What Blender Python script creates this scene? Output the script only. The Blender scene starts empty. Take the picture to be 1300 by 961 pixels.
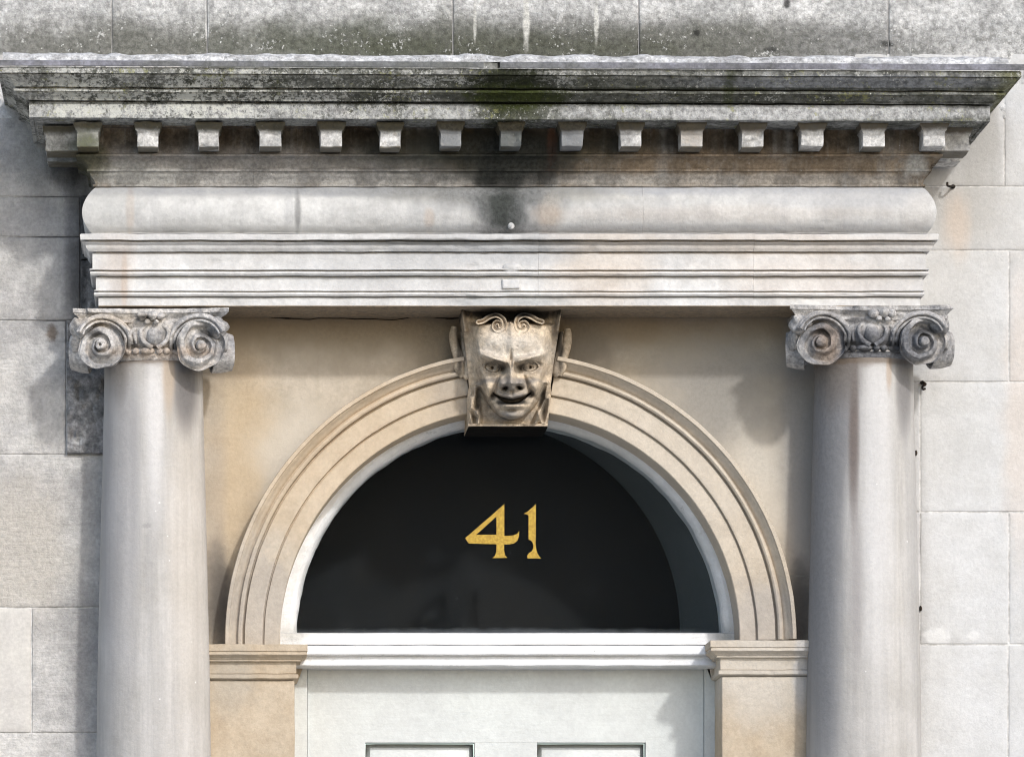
import bpy, math
import numpy as np
from mathutils import Vector
from mathutils.geometry import tessellate_polygon

# ------------------------------------------------------------------ camera, world, sun, exposure
S = 0.0022                 # metres per unit of the measured drawing (facade plane)
X0, YH, D = 254.0, 1350.0, 6500.0   # camera stands square to the facade, 14.3 m off
EYE = 1.65
scene = bpy.context.scene
cam_d = bpy.data.cameras.new('camera')
cam = bpy.data.objects.new('camera', cam_d)
scene.collection.objects.link(cam)
cam.location = ((X0 - 650) * S, -D * S, EYE)
cam.rotation_euler = (math.radians(90), 0, 0)
cam_d.sensor_width = 36
cam_d.lens = 36 * D / 1300
cam_d.shift_x = (650 - X0) / 1300
cam_d.shift_y = (YH - 480.5) / 1300
cam_d.clip_start = 0.1
cam_d.clip_end = 500
scene.camera = cam

SUN_DIR = Vector((0.52, -1.0, 0.75))       # towards the sun
el = math.asin(SUN_DIR.normalized().z)
az = math.atan2(SUN_DIR.x, SUN_DIR.y)
world = bpy.data.worlds.new('World')
scene.world = world
world.use_nodes = True
wn = world.node_tree
sky = wn.nodes.new('ShaderNodeTexSky')
sky.sky_type = 'NISHITA'
sky.sun_disc = False
sky.sun_elevation = el
sky.sun_rotation = az
sky.air_density = 1.0
sky.dust_density = 1.6
bg = wn.nodes['Background']
bg.inputs['Strength'].default_value = 0.15
wn.links.new(sky.outputs[0], bg.inputs['Color'])
sun_d = bpy.data.lights.new('sun', 'SUN')
sun_d.energy = 1.35
sun_d.angle = math.radians(3.5)
sun_d.color = (1.0, 0.99, 0.98)
sun = bpy.data.objects.new('sun', sun_d)
scene.collection.objects.link(sun)
sun.rotation_euler = SUN_DIR.to_track_quat('Z', 'Y').to_euler()
scene.view_settings.view_transform = 'Standard'
scene.view_settings.look = 'None'
scene.view_settings.exposure = 0.62
scene.view_settings.gamma = 1.0
scene.cycles.use_denoising = True
scene.cycles.denoising_prefilter = 'ACCURATE'
scene.cycles.filter_width = 1.1
scene.cycles.max_bounces = 6
scene.cycles.transparent_max_bounces = 8

# ------------------------------------------------------------------ drawing coordinates
# (x, v, p): x right, v down, p forward of the wall plane, all in drawing units
def U(u, p): return X0 + (u - X0) * (1 - p / D)
def V(v, p): return YH + (v - YH) * (1 - p / D)
def world_pt(x, v, p): return ((x - 650) * S, -p * S, (YH - v) * S + EYE)
GROUND_V = YH + EYE / S

# ------------------------------------------------------------------ numpy noise
def _hash(ix, iy, iz, seed):
    h = (ix.astype(np.int64) * 374761393 + iy.astype(np.int64) * 668265263 + iz.astype(np.int64) * 2147483647 + seed * 974634777)
    h = (h ^ (h >> 13)) * 1274126177
    h = h & 0x7fffffff
    h = (h ^ (h >> 16)) & 0xffff
    return h / 65535.0
def vnoise(P, seed=0):
    i = np.floor(P).astype(np.int64); f = P - i; f = f * f * (3 - 2 * f)
    r = 0
    for dx in (0, 1):
        for dy in (0, 1):
            for dz in (0, 1):
                w = (f[:, 0] if dx else 1 - f[:, 0]) * (f[:, 1] if dy else 1 - f[:, 1]) * (f[:, 2] if dz else 1 - f[:, 2])
                r = r + w * _hash(i[:, 0] + dx, i[:, 1] + dy, i[:, 2] + dz, seed)
    return r
def fbm(P, scale, octv=3, seed=0):
    r = 0; a = 1; t = 0; Q = np.asarray(P, float) * scale
    for k in range(octv):
        r = r + a * vnoise(Q, seed + k * 17); t += a; a *= 0.5; Q = Q * 2.03 + 11.3
    return r / t * 2 - 1      # -1..1
def sstep(a, b, x):
    t = np.clip((x - a) / (b - a), 0, 1); return t * t * (3 - 2 * t)

# ------------------------------------------------------------------ objects
LOC = {}
def empty(name, xyz, label=None, cat=None, group=None, kind=None):
    o = bpy.data.objects.new(name, None)
    scene.collection.objects.link(o)
    o.empty_display_size = 0.1
    o.location = world_pt(*xyz)
    LOC[o.name] = np.array(o.location)
    tag(o, label, cat, group, kind)
    return o
def tag(o, label=None, cat=None, group=None, kind=None):
    for k, val in (('label', label), ('category', cat), ('group', group), ('kind', kind)):
        if val: o[k] = val
def mk(name, verts, faces, mat, parent=None, angle=35, smooth=True):
    V_ = np.asarray(verts, float)
    W = np.empty_like(V_)
    W[:, 0] = (V_[:, 0] - 650) * S; W[:, 1] = -V_[:, 2] * S; W[:, 2] = (YH - V_[:, 1]) * S + EYE
    off = np.zeros(3)
    if parent is not None:
        off = LOC[parent.name]
    W = W - off
    me = bpy.data.meshes.new(name)
    me.from_pydata(W.tolist(), [], faces if isinstance(faces, list) else faces.tolist())
    me.validate()
    import bmesh
    bm = bmesh.new(); bm.from_mesh(me)
    bmesh.ops.recalc_face_normals(bm, faces=bm.faces)
    bm.to_mesh(me); bm.free()
    if smooth:
        me.shade_smooth()
        me.set_sharp_from_angle(angle=math.radians(angle))
    me.materials.append(mat)
    o = bpy.data.objects.new(name, me)
    scene.collection.objects.link(o)
    if parent is not None:
        o.parent = parent
    LOC[o.name] = off
    return o
def grid_faces(nu, nv, wrap_u=False, wrap_v=False, base=0):
    a = np.arange(nu * nv).reshape(nu, nv) + base
    if wrap_u: a = np.vstack([a, a[:1]])
    if wrap_v: a = np.hstack([a, a[:, :1]])
    return np.stack([a[:-1, :-1], a[1:, :-1], a[1:, 1:], a[:-1, 1:]], -1).reshape(-1, 4).tolist()
class Bag:
    """collects pieces of one part"""
    def __init__(self): self.v = []; self.f = []; self.n = 0
    def add(self, verts, faces):
        verts = np.asarray(verts, float)
        self.v.append(verts); self.f += [[i + self.n for i in f] for f in faces]; self.n += len(verts)
    def box(self, x0, x1, v0, v1, p0, p1):
        c = [(x, v, p) for x in (x0, x1) for v in (v0, v1) for p in (p0, p1)]
        self.add(c, [[0, 1, 3, 2], [4, 6, 7, 5], [0, 4, 5, 1], [2, 3, 7, 6], [0, 2, 6, 4], [1, 5, 7, 3]])
    def build(self, name, mat, parent=None, **k): return mk(name, np.vstack(self.v), self.f, mat, parent, **k)

def resample(pts, step):
    out = []
    for a, b in zip(pts[:-1], pts[1:]):
        a = np.array(a, float); b = np.array(b, float)
        n = max(1, int(math.ceil(np.linalg.norm(b - a) / step)))
        for k in range(n): out.append(a + (b - a) * k / n)
    out.append(np.array(pts[-1], float))
    return np.array(out)

# stone slab with a worn, uneven front and softened arrises
def slab(x0, x1, v0, v1, p, depth=30, rough=0.5, step=7, seed=0, rnd=1.5, pit=0.0, scale=0.03):
    nx = max(3, int((x1 - x0) / step)); nv = max(3, int((v1 - v0) / step))
    xs = np.unique(np.concatenate([[x0, x0 + rnd * .4, x0 + rnd], np.linspace(x0 + rnd, x1 - rnd, nx), [x1 - rnd, x1 - rnd * .4, x1]]))
    vs = np.unique(np.concatenate([[v0, v0 + rnd * .4, v0 + rnd], np.linspace(v0 + rnd, v1 - rnd, nv), [v1 - rnd, v1 - rnd * .4, v1]]))
    X, Y = np.meshgrid(xs, vs, indexing='ij')
    P = np.stack([X.ravel(), Y.ravel(), np.zeros(X.size)], 1)
    e = np.minimum(np.minimum(X - x0, x1 - X), np.minimum(Y - v0, v1 - Y)).ravel()
    drop = rnd * (1 - np.sqrt(np.clip(1 - (1 - np.clip(e / rnd, 0, 1)) ** 2, 0, 1)))
    h = fbm(P, scale, 4, seed) * rough * 1.4 + fbm(P, scale * 5, 2, seed + 5) * rough * .5 - drop
    if pit: h -= pit * sstep(.1, .5, fbm(P, scale * 4, 3, seed + 9))
    jag = fbm(P, .06, 2, seed + 3) * .7 * (e < rnd * .2)
    P[:, 0] += jag * np.sign(P[:, 0] - (x0 + x1) / 2); P[:, 1] += jag * np.sign(P[:, 1] - (v0 + v1) / 2) * .6
    P[:, 2] = p + h
    n1, n2 = len(xs), len(vs)
    F = grid_faces(n1, n2)
    idx = np.arange(n1 * n2).reshape(n1, n2)
    ring = list(idx[:, 0]) + list(idx[-1, 1:]) + list(idx[-2::-1, -1]) + list(idx[0, -2:0:-1])
    B = P[ring].copy(); B[:, 2] = p - depth
    k = len(P); m = len(ring)
    for i in range(m):
        j = (i + 1) % m
        F.append([int(ring[i]), int(ring[j]), k + j, k + i])
    return np.vstack([P, B]), F

# moulding swept round the front and both returns of the entablature
BL, BR, P0 = 127.0, 1154.0, 100.0
def prof(pts, step=2.2, back=None):
    out = []
    for q in pts:
        o, v = q[0], q[1]
        ref = q[2] if len(q) > 2 else o
        out.append((o, V(v, P0 + ref)))
    r = resample(out, step)
    return r
def moulding(pr, xa, xb, left, right, ml=1.05, mr=.94, seed=0, rough=.45, chip=1.6, step=4.0, sag=None):
    o = pr[:, 0]; v = pr[:, 1]
    cols = []
    def col(x, p): cols.append(np.stack([x, v, p], 1))
    if left:
        for t in np.linspace(0, 1, 26)[:-1]:
            col(BL - o * ml, -4 + (P0 + o + 4) * t)
    la = (BL - o * ml) if left else np.full_like(o, xa)
    rb = (BR + o * mr) if right else np.full_like(o, xb)
    n = max(2, int((xb - xa) / step))
    for t in np.linspace(0, 1, n + 1):
        col(la + (rb - la) * t, P0 + o)
    if right:
        for t in np.linspace(1, 0, 26)[1:]:
            col(BR + o * mr, -4 + (P0 + o + 4) * t)
    A = np.array(cols)                       # (ncol, nprof, 3)
    Q = A.reshape(-1, 3).copy()
    d = fbm(Q, .05, 3, seed) * rough + fbm(Q, .2, 2, seed + 7) * rough * .35
    c = sstep(.28, .62, fbm(Q * np.array([.6, 1, 1]), .045, 3, seed + 21)) * chip
    Q[:, 2] += d - c
    Q[:, 1] += fbm(Q, .04, 2, seed + 33) * rough * .9
    if sag is not None: Q[:, 1] += sag(Q[:, 0])
    nc, npf = A.shape[:2]
    F = grid_faces(nc, npf, wrap_v=True)
    F.append([int(i) for i in range(npf)]); F.append([int((nc - 1) * npf + i) for i in range(npf)][::-1])
    return Q, F

def tube(path, rad, ns=10, flat=1.0, cap=True):
    """round tube along a path in (x,v,p); rad per point"""
    path = np.array(path, float); rad = np.broadcast_to(np.array(rad, float), (len(path),))
    T = np.gradient(path, axis=0); T /= np.linalg.norm(T, axis=1)[:, None] + 1e-9
    up = np.array([0, 0, 1.0])
    rows = []
    for pt, t, r in zip(path, T, rad):
        n = np.cross(t, up); 
        if np.linalg.norm(n) < 1e-3: n = np.array([1.0, 0, 0])
        n /= np.linalg.norm(n); b = np.cross(n, t)
        a = np.linspace(0, 2 * math.pi, ns, endpoint=False)
        rows.append(pt + r * (np.cos(a)[:, None] * n + flat * np.sin(a)[:, None] * b))
    Q = np.array(rows).reshape(-1, 3)
    F = grid_faces(len(path), ns, wrap_v=True)
    F.append(list(range(ns))[::-1]); F.append([(len(path) - 1) * ns + i for i in range(ns)])
    return Q, F
def spline(pts, n):
    pts = np.array(pts, float)
    P = np.vstack([2 * pts[0] - pts[1], pts, 2 * pts[-1] - pts[-2]])
    out = []
    m = len(pts) - 1
    for k in range(n):
        t = k / (n - 1) * m; i = min(int(t), m - 1); f = t - i
        a, b, c, d = P[i], P[i + 1], P[i + 2], P[i + 3]
        out.append(.5 * ((2 * b) + (c - a) * f + (2 * a - 5 * b + 4 * c - d) * f * f + (3 * b - a - 3 * c + d) * f ** 3))
    return np.array(out)
def ball(c, r, nu=14, nv=10, noise=0, seed=0):
    th = np.linspace(0, 2 * math.pi, nu, endpoint=False); ph = np.linspace(.02, math.pi - .02, nv)
    T, H = np.meshgrid(th, ph, indexing='ij')
    d = np.stack([np.cos(T) * np.sin(H), np.cos(H), np.sin(T) * np.sin(H)], -1).reshape(-1, 3)
    k = 1 + (fbm(d, 1.7, 2, seed)[:, None] * noise if noise else 0)
    Q = np.array(c) + d * np.array(r) * k
    F = grid_faces(nu, nv, wrap_u=True)
    F.append([i * nv for i in range(nu)]); F.append([i * nv + nv - 1 for i in range(nu)][::-1])
    return Q, F

# ------------------------------------------------------------------ materials
class NT:
    def __init__(self, name):
        self.m = bpy.data.materials.new(name); self.m.use_nodes = True
        self.t = self.m.node_tree; self.n = self.t.nodes; self.l = self.t.links
        self.bsdf = self.n['Principled BSDF']; self.cache = {}
        g = self.n.new('ShaderNodeNewGeometry')
        sc = self.n.new('ShaderNodeVectorMath'); sc.operation = 'SCALE'; sc.inputs['Scale'].default_value = 1 / S
        self.l.new(g.outputs['Position'], sc.inputs[0])
        self.pos = sc.outputs[0]
        sp = self.n.new('ShaderNodeSeparateXYZ'); self.l.new(self.pos, sp.inputs[0])
        self.x = self.math('ADD', sp.outputs[0], 650.0)
        self.v = self.math('SUBTRACT', YH + EYE / S, sp.outputs[2])
    def put(self, sock, val):
        if hasattr(val, 'links'): self.l.new(val, sock)
        elif isinstance(val, (tuple, list)): sock.default_value = tuple(val) + ((1.0,) if len(val) == 3 and len(sock.default_value) == 4 else ())
        else: sock.default_value = val
    def math(self, op, a, b=None, c=None, clamp=False):
        k = self.n.new('ShaderNodeMath'); k.operation = op; k.use_clamp = clamp
        self.put(k.inputs[0], a)
        if b is not None: self.put(k.inputs[1], b)
        if c is not None: self.put(k.inputs[2], c)
        return k.outputs[0]
    def noise(self, scale, detail=4, rough=.55, stretch=(1, 1, 1), off=0, dist=0):
        key = ('n', scale, detail, rough, stretch, off, dist)
        if key in self.cache: return self.cache[key]
        mp = self.n.new('ShaderNodeMapping'); self.l.new(self.pos, mp.inputs[0])
        mp.inputs['Location'].default_value = (off, off * 1.7, off * .6)
        mp.inputs['Scale'].default_value = tuple(scale * s for s in stretch)
        k = self.n.new('ShaderNodeTexNoise'); self.l.new(mp.outputs[0], k.inputs['Vector'])
        k.inputs['Scale'].default_value = 1; k.inputs['Detail'].default_value = detail
        k.inputs['Roughness'].default_value = rough; k.inputs['Distortion'].default_value = dist
        self.cache[key] = k.outputs[0]
        return k.outputs[0]
    def voro(self, scale, off=0):
        mp = self.n.new('ShaderNodeMapping'); self.l.new(self.pos, mp.inputs[0])
        mp.inputs['Location'].default_value = (off, off * 1.7, off * .6); mp.inputs['Scale'].default_value = (scale,) * 3
        k = self.n.new('ShaderNodeTexVoronoi'); self.l.new(mp.outputs[0], k.inputs['Vector']); k.inputs['Scale'].default_value = 1
        k.inputs['Randomness'].default_value = 1
        return k.outputs['Distance']
    def ramp(self, f, lo, hi, a=0.0, b=1.0):
        k = self.n.new('ShaderNodeMapRange'); k.interpolation_type = 'SMOOTHSTEP'
        self.put(k.inputs[0], f)
        for i, q in enumerate((lo, hi, a, b)): k.inputs[i + 1].default_value = q
        return k.outputs[0]
    def mix(self, a, b, f, mode='MIX'):
        k = self.n.new('ShaderNodeMix'); k.data_type = 'RGBA'; k.blend_type = mode; k.clamp_factor = True
        self.put(k.inputs[0], f); self.put(k.inputs[6], a); self.put(k.inputs[7], b)
        return k.outputs[2]
    def blot(self, u, v, ru, rv, soft=.5, ns=.02, amp=.6, stretch=(1, 1, 1), off=0, p=0):
        """stain and painted-shade mask with a ragged outline centred at (u, v)"""
        u = U(u, p); v = V(v, p)
        dx = self.math('MULTIPLY', self.math('SUBTRACT', self.x, u), 1 / ru)
        dv = self.math('MULTIPLY', self.math('SUBTRACT', self.v, v), 1 / rv)
        d = self.math('SQRT', self.math('ADD', self.math('MULTIPLY', dx, dx), self.math('MULTIPLY', dv, dv)))
        n = self.noise(ns, 4, .6, stretch, off)
        d = self.math('ADD', d, self.math('MULTIPLY', self.math('SUBTRACT', n, .5), amp * 2))
        return self.ramp(d, 1 + soft, 1 - soft)

def stone(name, light, dark, mott=.012, mlo=.35, mhi=.65, stains_shade=(), specks=(), streak=0.0, streak_col=(.2, .19, .18),
          grain=.35, bump=.5, rough=.92, band=0.0, gscale=.45, late=(), cloud=.55, cstretch=(1, 1, 1), lvar=.5):
    """stains_shade, stains and painted shade: (colour, amount, u, v, ru, rv, soft, ns, amp, stretch, p); specks: (colour, scale, size, amount, blot args or None)"""
    N = NT(name)
    m = N.ramp(N.noise(mott, 5, .6), mlo, mhi)
    c = N.mix(light, dark, m)
    g1 = N.noise(gscale * .45, 8, .72)
    cl = N.noise(.045, 6, .65, cstretch, 21)
    c = N.mix(c, N.mix((1 - grain * cloud,) * 3, (1 + grain * cloud * .6,) * 3, N.ramp(cl, .36, .64)), 1.0, 'MULTIPLY')
    if streak:
        s2 = N.ramp(N.noise(.11, 4, .65, (1.0, 1.0, .05), 13.1), .52, .72)
        c = N.mix(c, streak_col, N.math('MULTIPLY', s2, streak * .7))
        s = N.ramp(N.noise(.03, 4, .6, (1.0, 1.0, .06), 3.1), .48, .72)
        c = N.mix(c, streak_col, N.math('MULTIPLY', s, streak))
    for i, st in enumerate(stains_shade):
        col, amt, u, v, ru, rv = st[:6]
        soft, ns, amp, stretch, p = (list(st[6:]) + [.5, .02, .6, (1, 1, 1), 0][len(st) - 6:])
        b = N.blot(u, v, ru, rv, soft, ns, amp, stretch, i * 3.7, p)
        b = N.math('MULTIPLY', b, amt)
        c = N.mix(c, col, b)
    c = N.mix(c, N.mix((1 - grain,) * 3, (1 + grain * .5,) * 3, N.ramp(g1, .34, .66)), 1.0, 'MULTIPLY')
    for i, sp in enumerate(specks):
        col, sc, size, amt, bl = sp
        if size < 0:        # crusty lichen: ragged patches gathered in colonies
            n2 = N.noise(sc, 7, .75, (1, 1, 1), i * 7.7 + 1); n3 = N.noise(sc * .12, 4, .6, (1, 1, 1), i * 3.1 + 5)
            mk_ = N.ramp(N.math('ADD', n2, N.math('MULTIPLY', N.math('SUBTRACT', n3, .5), .55)), -size, -size + .06)
        else:
            d = N.voro(sc, i * 5.3)
            n2 = N.noise(sc * .35, 3, .7, (1, 1, 1), i * 7.7 + 1)
            mk_ = N.ramp(N.math('ADD', d, N.math('MULTIPLY', N.ramp(n2, .62, .4), .6)), size, size * .6)
        if bl is not None: mk_ = N.math('MULTIPLY', mk_, N.blot(*bl))
        c = N.mix(c, col, N.math('MULTIPLY', mk_, amt))
    for i, st in enumerate(late):
        col, amt, u, v, ru, rv = st[:6]
        soft, ns, amp, stretch, p = (list(st[6:]) + [.5, .02, .6, (1, 1, 1), 0][len(st) - 6:])
        b = N.math('MULTIPLY', N.blot(u, v, ru, rv, soft, ns, amp, stretch, i * 2.9 + 60, p), amt)
        c = N.mix(c, N.mix(col, tuple(q * lvar for q in col), N.ramp(g1, .4, .62)), b)
    N.put(N.bsdf.inputs['Base Color'], c)
    N.bsdf.inputs['Roughness'].default_value = rough
    N.bsdf.inputs['Specular IOR Level'].default_value = .4 if rough < .6 else .06
    h = N.math('ADD', N.math('MULTIPLY', N.noise(.09, 8, .68), 2.2), N.math('MULTIPLY', N.noise(.5, 4, .7), .5))
    if band: h = N.math('ADD', h, N.math('MULTIPLY', N.noise(.25, 3, .6, (.12, 1, 1.0), 9), band))
    if bump <= 0: return N.m
    bp = N.n.new('ShaderNodeBump'); bp.inputs['Strength'].default_value = bump; bp.inputs['Distance'].default_value = 1.6 * S
    N.l.new(h, bp.inputs['Height']); N.l.new(bp.outputs[0], N.bsdf.inputs['Normal'])
    return N.m

BLACK = (.022, .022, .022); SOOT_SHADE = (.06, .06, .062); GREEN = (.05, .056, .025); BROWN = (.13, .085, .048); RUST = (.42, .26, .14); PALE = (.72, .71, .69)  # the sooty grey also serves as painted shade in the mask's crevices
SV = (1, 1, .12)     # vertical run-down stretch
M = {}
M['wall_right'] = stone('pale_ashlar', (.585, .585, .58), (.53, .525, .51), .008, grain=.07, cloud=.6, bump=.4,
    stains_shade=[((.36, .35, .33), .75, 1238, 180, 42, 70, .5, .03, .7, SV), ((.40, .385, .36), .6, 1215, 268, 60, 45, .5, .03, .6, SV),
            ((.60, .47, .36), .45, 1215, 285, 16, 40, .6, .03, .6, SV), ((.40, .39, .38), .6, 1155, 720, 22, 240, .5, .02, .5, SV),
            ((.62, .5, .4), .35, 1296, 520, 20, 160, .6, .02, .7), ((.66, .655, .64), .8, 1190, 808, 17, 11, .3, .1, .5),
            ((.66, .655, .64), .8, 1236, 807, 7, 6, .3, .1, .5)],
    specks=[((.3, .29, .28), .12, .12, .5, None), ((.48, .47, .45), .06, -.6, .3, None)])
M['wall_left'] = stone('grey_ashlar', (.59, .57, .54), (.47, .455, .44), .012, grain=.16, cloud=.9, bump=.9, band=.9,
    stains_shade=[((.5, .46, .4), .7, 30, 700, 60, 90, .5, .02, .5), (SOOT_SHADE, .8, 100, 300, 20, 130, .5, .03, .7, SV), ((.25, .255, .24), .6, 62, 185, 40, 60, .6, .04, .9),
            (BLACK, .7, 85, 215, 26, 24, .5, .05, .8, SV), ((.33, .33, .335), .5, 60, 290, 40, 50, .6, .025, .8), ((.24, .235, .23), .45, 110, 640, 30, 60, .6, .03, .6),  # lower greys beside the left column paint its soft shadow on the wall
            ((.2, .195, .19), .5, 105, 800, 30, 80, .6, .03, .6), (BROWN, .7, 66, 423, 7, 10, .5, .15, .9)])
M['pale_block'] = stone('new_pale_stone', (.60, .575, .53), (.56, .535, .5), .02, grain=.1, bump=.25)
M['rough_block'] = stone('rough_sooty_stone', (.37, .36, .355), (.18, .18, .18), .05, grain=.4, bump=1.0,
    stains_shade=[(BLACK, .7, 104, 300, 7, 110, .5, .03, .5, SV), ((.5, .5, .5), .7, 100, 560, 10, 5, .4, .1, .5)])
M['upper'] = stone('lichened_band', (.60, .595, .58), (.47, .47, .46), .01, grain=.4, bump=.9, gscale=.3,
    stains_shade=[((.16, .16, .14), .9, 150, 62, 220, 34, .6, .015, .7), ((.12, .125, .10), .95, 480, 58, 210, 34, .6, .015, .8), ((.15, .15, .135), .95, 760, 56, 220, 32, .6, .015, .8),
            ((.15, .15, .13), .8, 910, 58, 130, 30, .6, .015, .8), ((.19, .19, .18), .7, 1090, 56, 120, 24, .6, .015, .8), (GREEN, .45, 640, 62, 200, 18, .6, .03, .9),
            ((.7, .7, .68), .9, 263, 22, 2.2, 40, .4, .05, .5), (BLACK, .8, 998, 6, 5, 5, .5, .15, .9), (BLACK, .7, 885, 42, 4, 4, .5, .15, .9), (BLACK, .8, 1126, 56, 8, 4, .5, .15, .9), (BLACK, .6, 980, 63, 9, 3, .5, .15, .9), (BLACK, .6, 811, 55, 2, 14, .4, .1, .8), ((.66, .65, .6), .8, 668, 22, 4, 40, .4, .04, .6), ((.66, .65, .6), .6, 603, 25, 2, 26, .4, .04, .6), ((.66, .65, .6), .8, 757, 28, 3, 24, .4, .04, .6)],
    specks=[((.12, .12, .105), .11, -.54, .6, (640, 62, 900, 40, .6, .02, .6)), ((.66, .66, .64), .2, -.62, .7, None), ((.68, .68, .66), .16, .2, .8, None), ((.06, .06, .05), .2, .15, .55, None)])
M['cornice'] = stone('mossy_cornice_stone', (.36, .36, .345), (.15, .152, .135), .028, .38, .6, grain=.5, bump=1.2, gscale=.32,
    stains_shade=[((.42, .42, .41), .75, 400, 142, 700, 9, .25, .03, .35, (1, 1, 1), 180), ((.5, .5, .495), .8, 1010, 143, 260, 9, .3, .02, .4, (1, 1, 1), 180),
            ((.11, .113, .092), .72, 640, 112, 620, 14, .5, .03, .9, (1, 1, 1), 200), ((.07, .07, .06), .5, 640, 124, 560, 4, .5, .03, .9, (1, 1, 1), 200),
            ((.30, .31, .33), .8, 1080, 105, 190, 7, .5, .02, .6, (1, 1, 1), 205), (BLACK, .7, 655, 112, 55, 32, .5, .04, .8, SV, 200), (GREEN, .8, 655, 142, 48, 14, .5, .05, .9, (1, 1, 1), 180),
            ((.2, .2, .09), .6, 1285, 115, 20, 40, .6, .06, .9, (1, 1, 1), 190)],
    specks=[((.06, .062, .045), .14, -.55, .75, (260, 110, 520, 70, .5, .02, .7, (1, 1, 1), 4, 200)), ((.54, .54, .51), .24, -.54, .9, (240, 112, 480, 60, .5, .02, .8, (1, 1, 1), 4, 195)), ((.50, .50, .47), .24, -.60, .8, None), ((.60, .60, .55), .13, -.52, .85, (180, 130, 260, 60, .6, .02, .8, (1, 1, 1), 4, 190)), ((.58, .58, .54), .22, .26, .85, None), ((.33, .33, .14), .16, -.6, .6, None)],
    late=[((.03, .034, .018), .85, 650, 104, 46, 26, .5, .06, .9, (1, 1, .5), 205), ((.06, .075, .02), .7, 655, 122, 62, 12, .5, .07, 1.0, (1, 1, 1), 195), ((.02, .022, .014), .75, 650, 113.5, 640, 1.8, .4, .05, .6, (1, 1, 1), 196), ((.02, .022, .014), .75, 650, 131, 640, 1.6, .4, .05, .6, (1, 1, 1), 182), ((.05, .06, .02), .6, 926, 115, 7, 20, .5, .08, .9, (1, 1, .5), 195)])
M['bed'] = stone('brown_bed_stone', (.26, .215, .165), (.10, .073, .048), .02, .35, .65, grain=.3, cloud=1.0, bump=.7, streak=.85, streak_col=(.40, .39, .37),
    stains_shade=[((.30, .29, .275), .75, 330, 212, 230, 26, .5, .02, .9, SV, 120), ((.42, .405, .38), .7, 480, 228, 330, 9, .5, .02, .8, SV, 110), ((.26, .20, .14), .6, 930, 206, 220, 14, .5, .02, .8, (1, 1, 1), 120),
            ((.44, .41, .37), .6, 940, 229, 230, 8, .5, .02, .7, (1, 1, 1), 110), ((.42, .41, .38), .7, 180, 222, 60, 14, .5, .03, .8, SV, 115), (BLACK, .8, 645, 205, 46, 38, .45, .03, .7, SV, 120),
            (GREEN, .6, 620, 185, 170, 22, .5, .03, .9, (1, 1, 1), 120), ((.03, .025, .02), .75, 640, 178, 620, 15, .6, .04, 1.0, (1, 1, 1), 120), ((.26, .1, .05), .6, 700, 188, 6, 26, .5, .06, .7, SV, 120),  # dark strip behind the dentils puts recess shade into the colour
            (GREEN, .7, 110, 205, 26, 22, .6, .05, .9, (1, 1, 1), 110), ((.45, .44, .41), .8, 1165, 210, 14, 12, .5, .05, .7, (1, 1, 1), 120)],
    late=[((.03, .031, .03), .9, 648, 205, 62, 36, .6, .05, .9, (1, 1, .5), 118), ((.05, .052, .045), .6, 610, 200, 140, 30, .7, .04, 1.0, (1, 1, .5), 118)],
    specks=[((.6, .59, .57), .1, .12, .8, None)])
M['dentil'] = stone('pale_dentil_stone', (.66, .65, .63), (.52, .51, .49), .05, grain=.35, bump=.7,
    stains_shade=[((.27, .28, .29), .7, 648, 176, 110, 20, .5, .04, .8, (1, 1, 1), 160), (GREEN, .6, 110, 190, 60, 16, .6, .05, .9, (1, 1, 1), 150), (BROWN, .55, 880, 158, 400, 8, .5, .03, .9, (1, 1, 1), 165), (GREEN, .7, 350, 159, 420, 6, .5, .03, .9, (1, 1, 1), 165)],
    specks=[((.62, .62, .6), .2, .25, .6, None)], late=[((.10, .11, .10), .75, 650, 176, 40, 22, .6, .05, .8, (1, 1, 1), 160), ((.20, .21, .215), .7, 572, 176, 16, 20, .5, .05, .8, (1, 1, 1), 160), ((.22, .23, .24), .65, 726, 176, 18, 20, .5, .05, .8, (1, 1, 1), 160), ((.12, .13, .07), .7, 112, 180, 18, 16, .6, .06, .9, (1, 1, 1), 160), ((.42, .36, .29), .6, 878, 176, 16, 18, .5, .05, .8, (1, 1, 1), 160), ((.10, .085, .055), .8, 650, 159, 700, 6.5, .25, .05, .35, (1, 1, 1), 165), ((.11, .09, .05), .75, 650, 187.2, 700, 1.3, .2, .05, 0, (1, 1, 1), 160)])  # brown strips on dentil crowns and undersides are shade painted as colour
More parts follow.
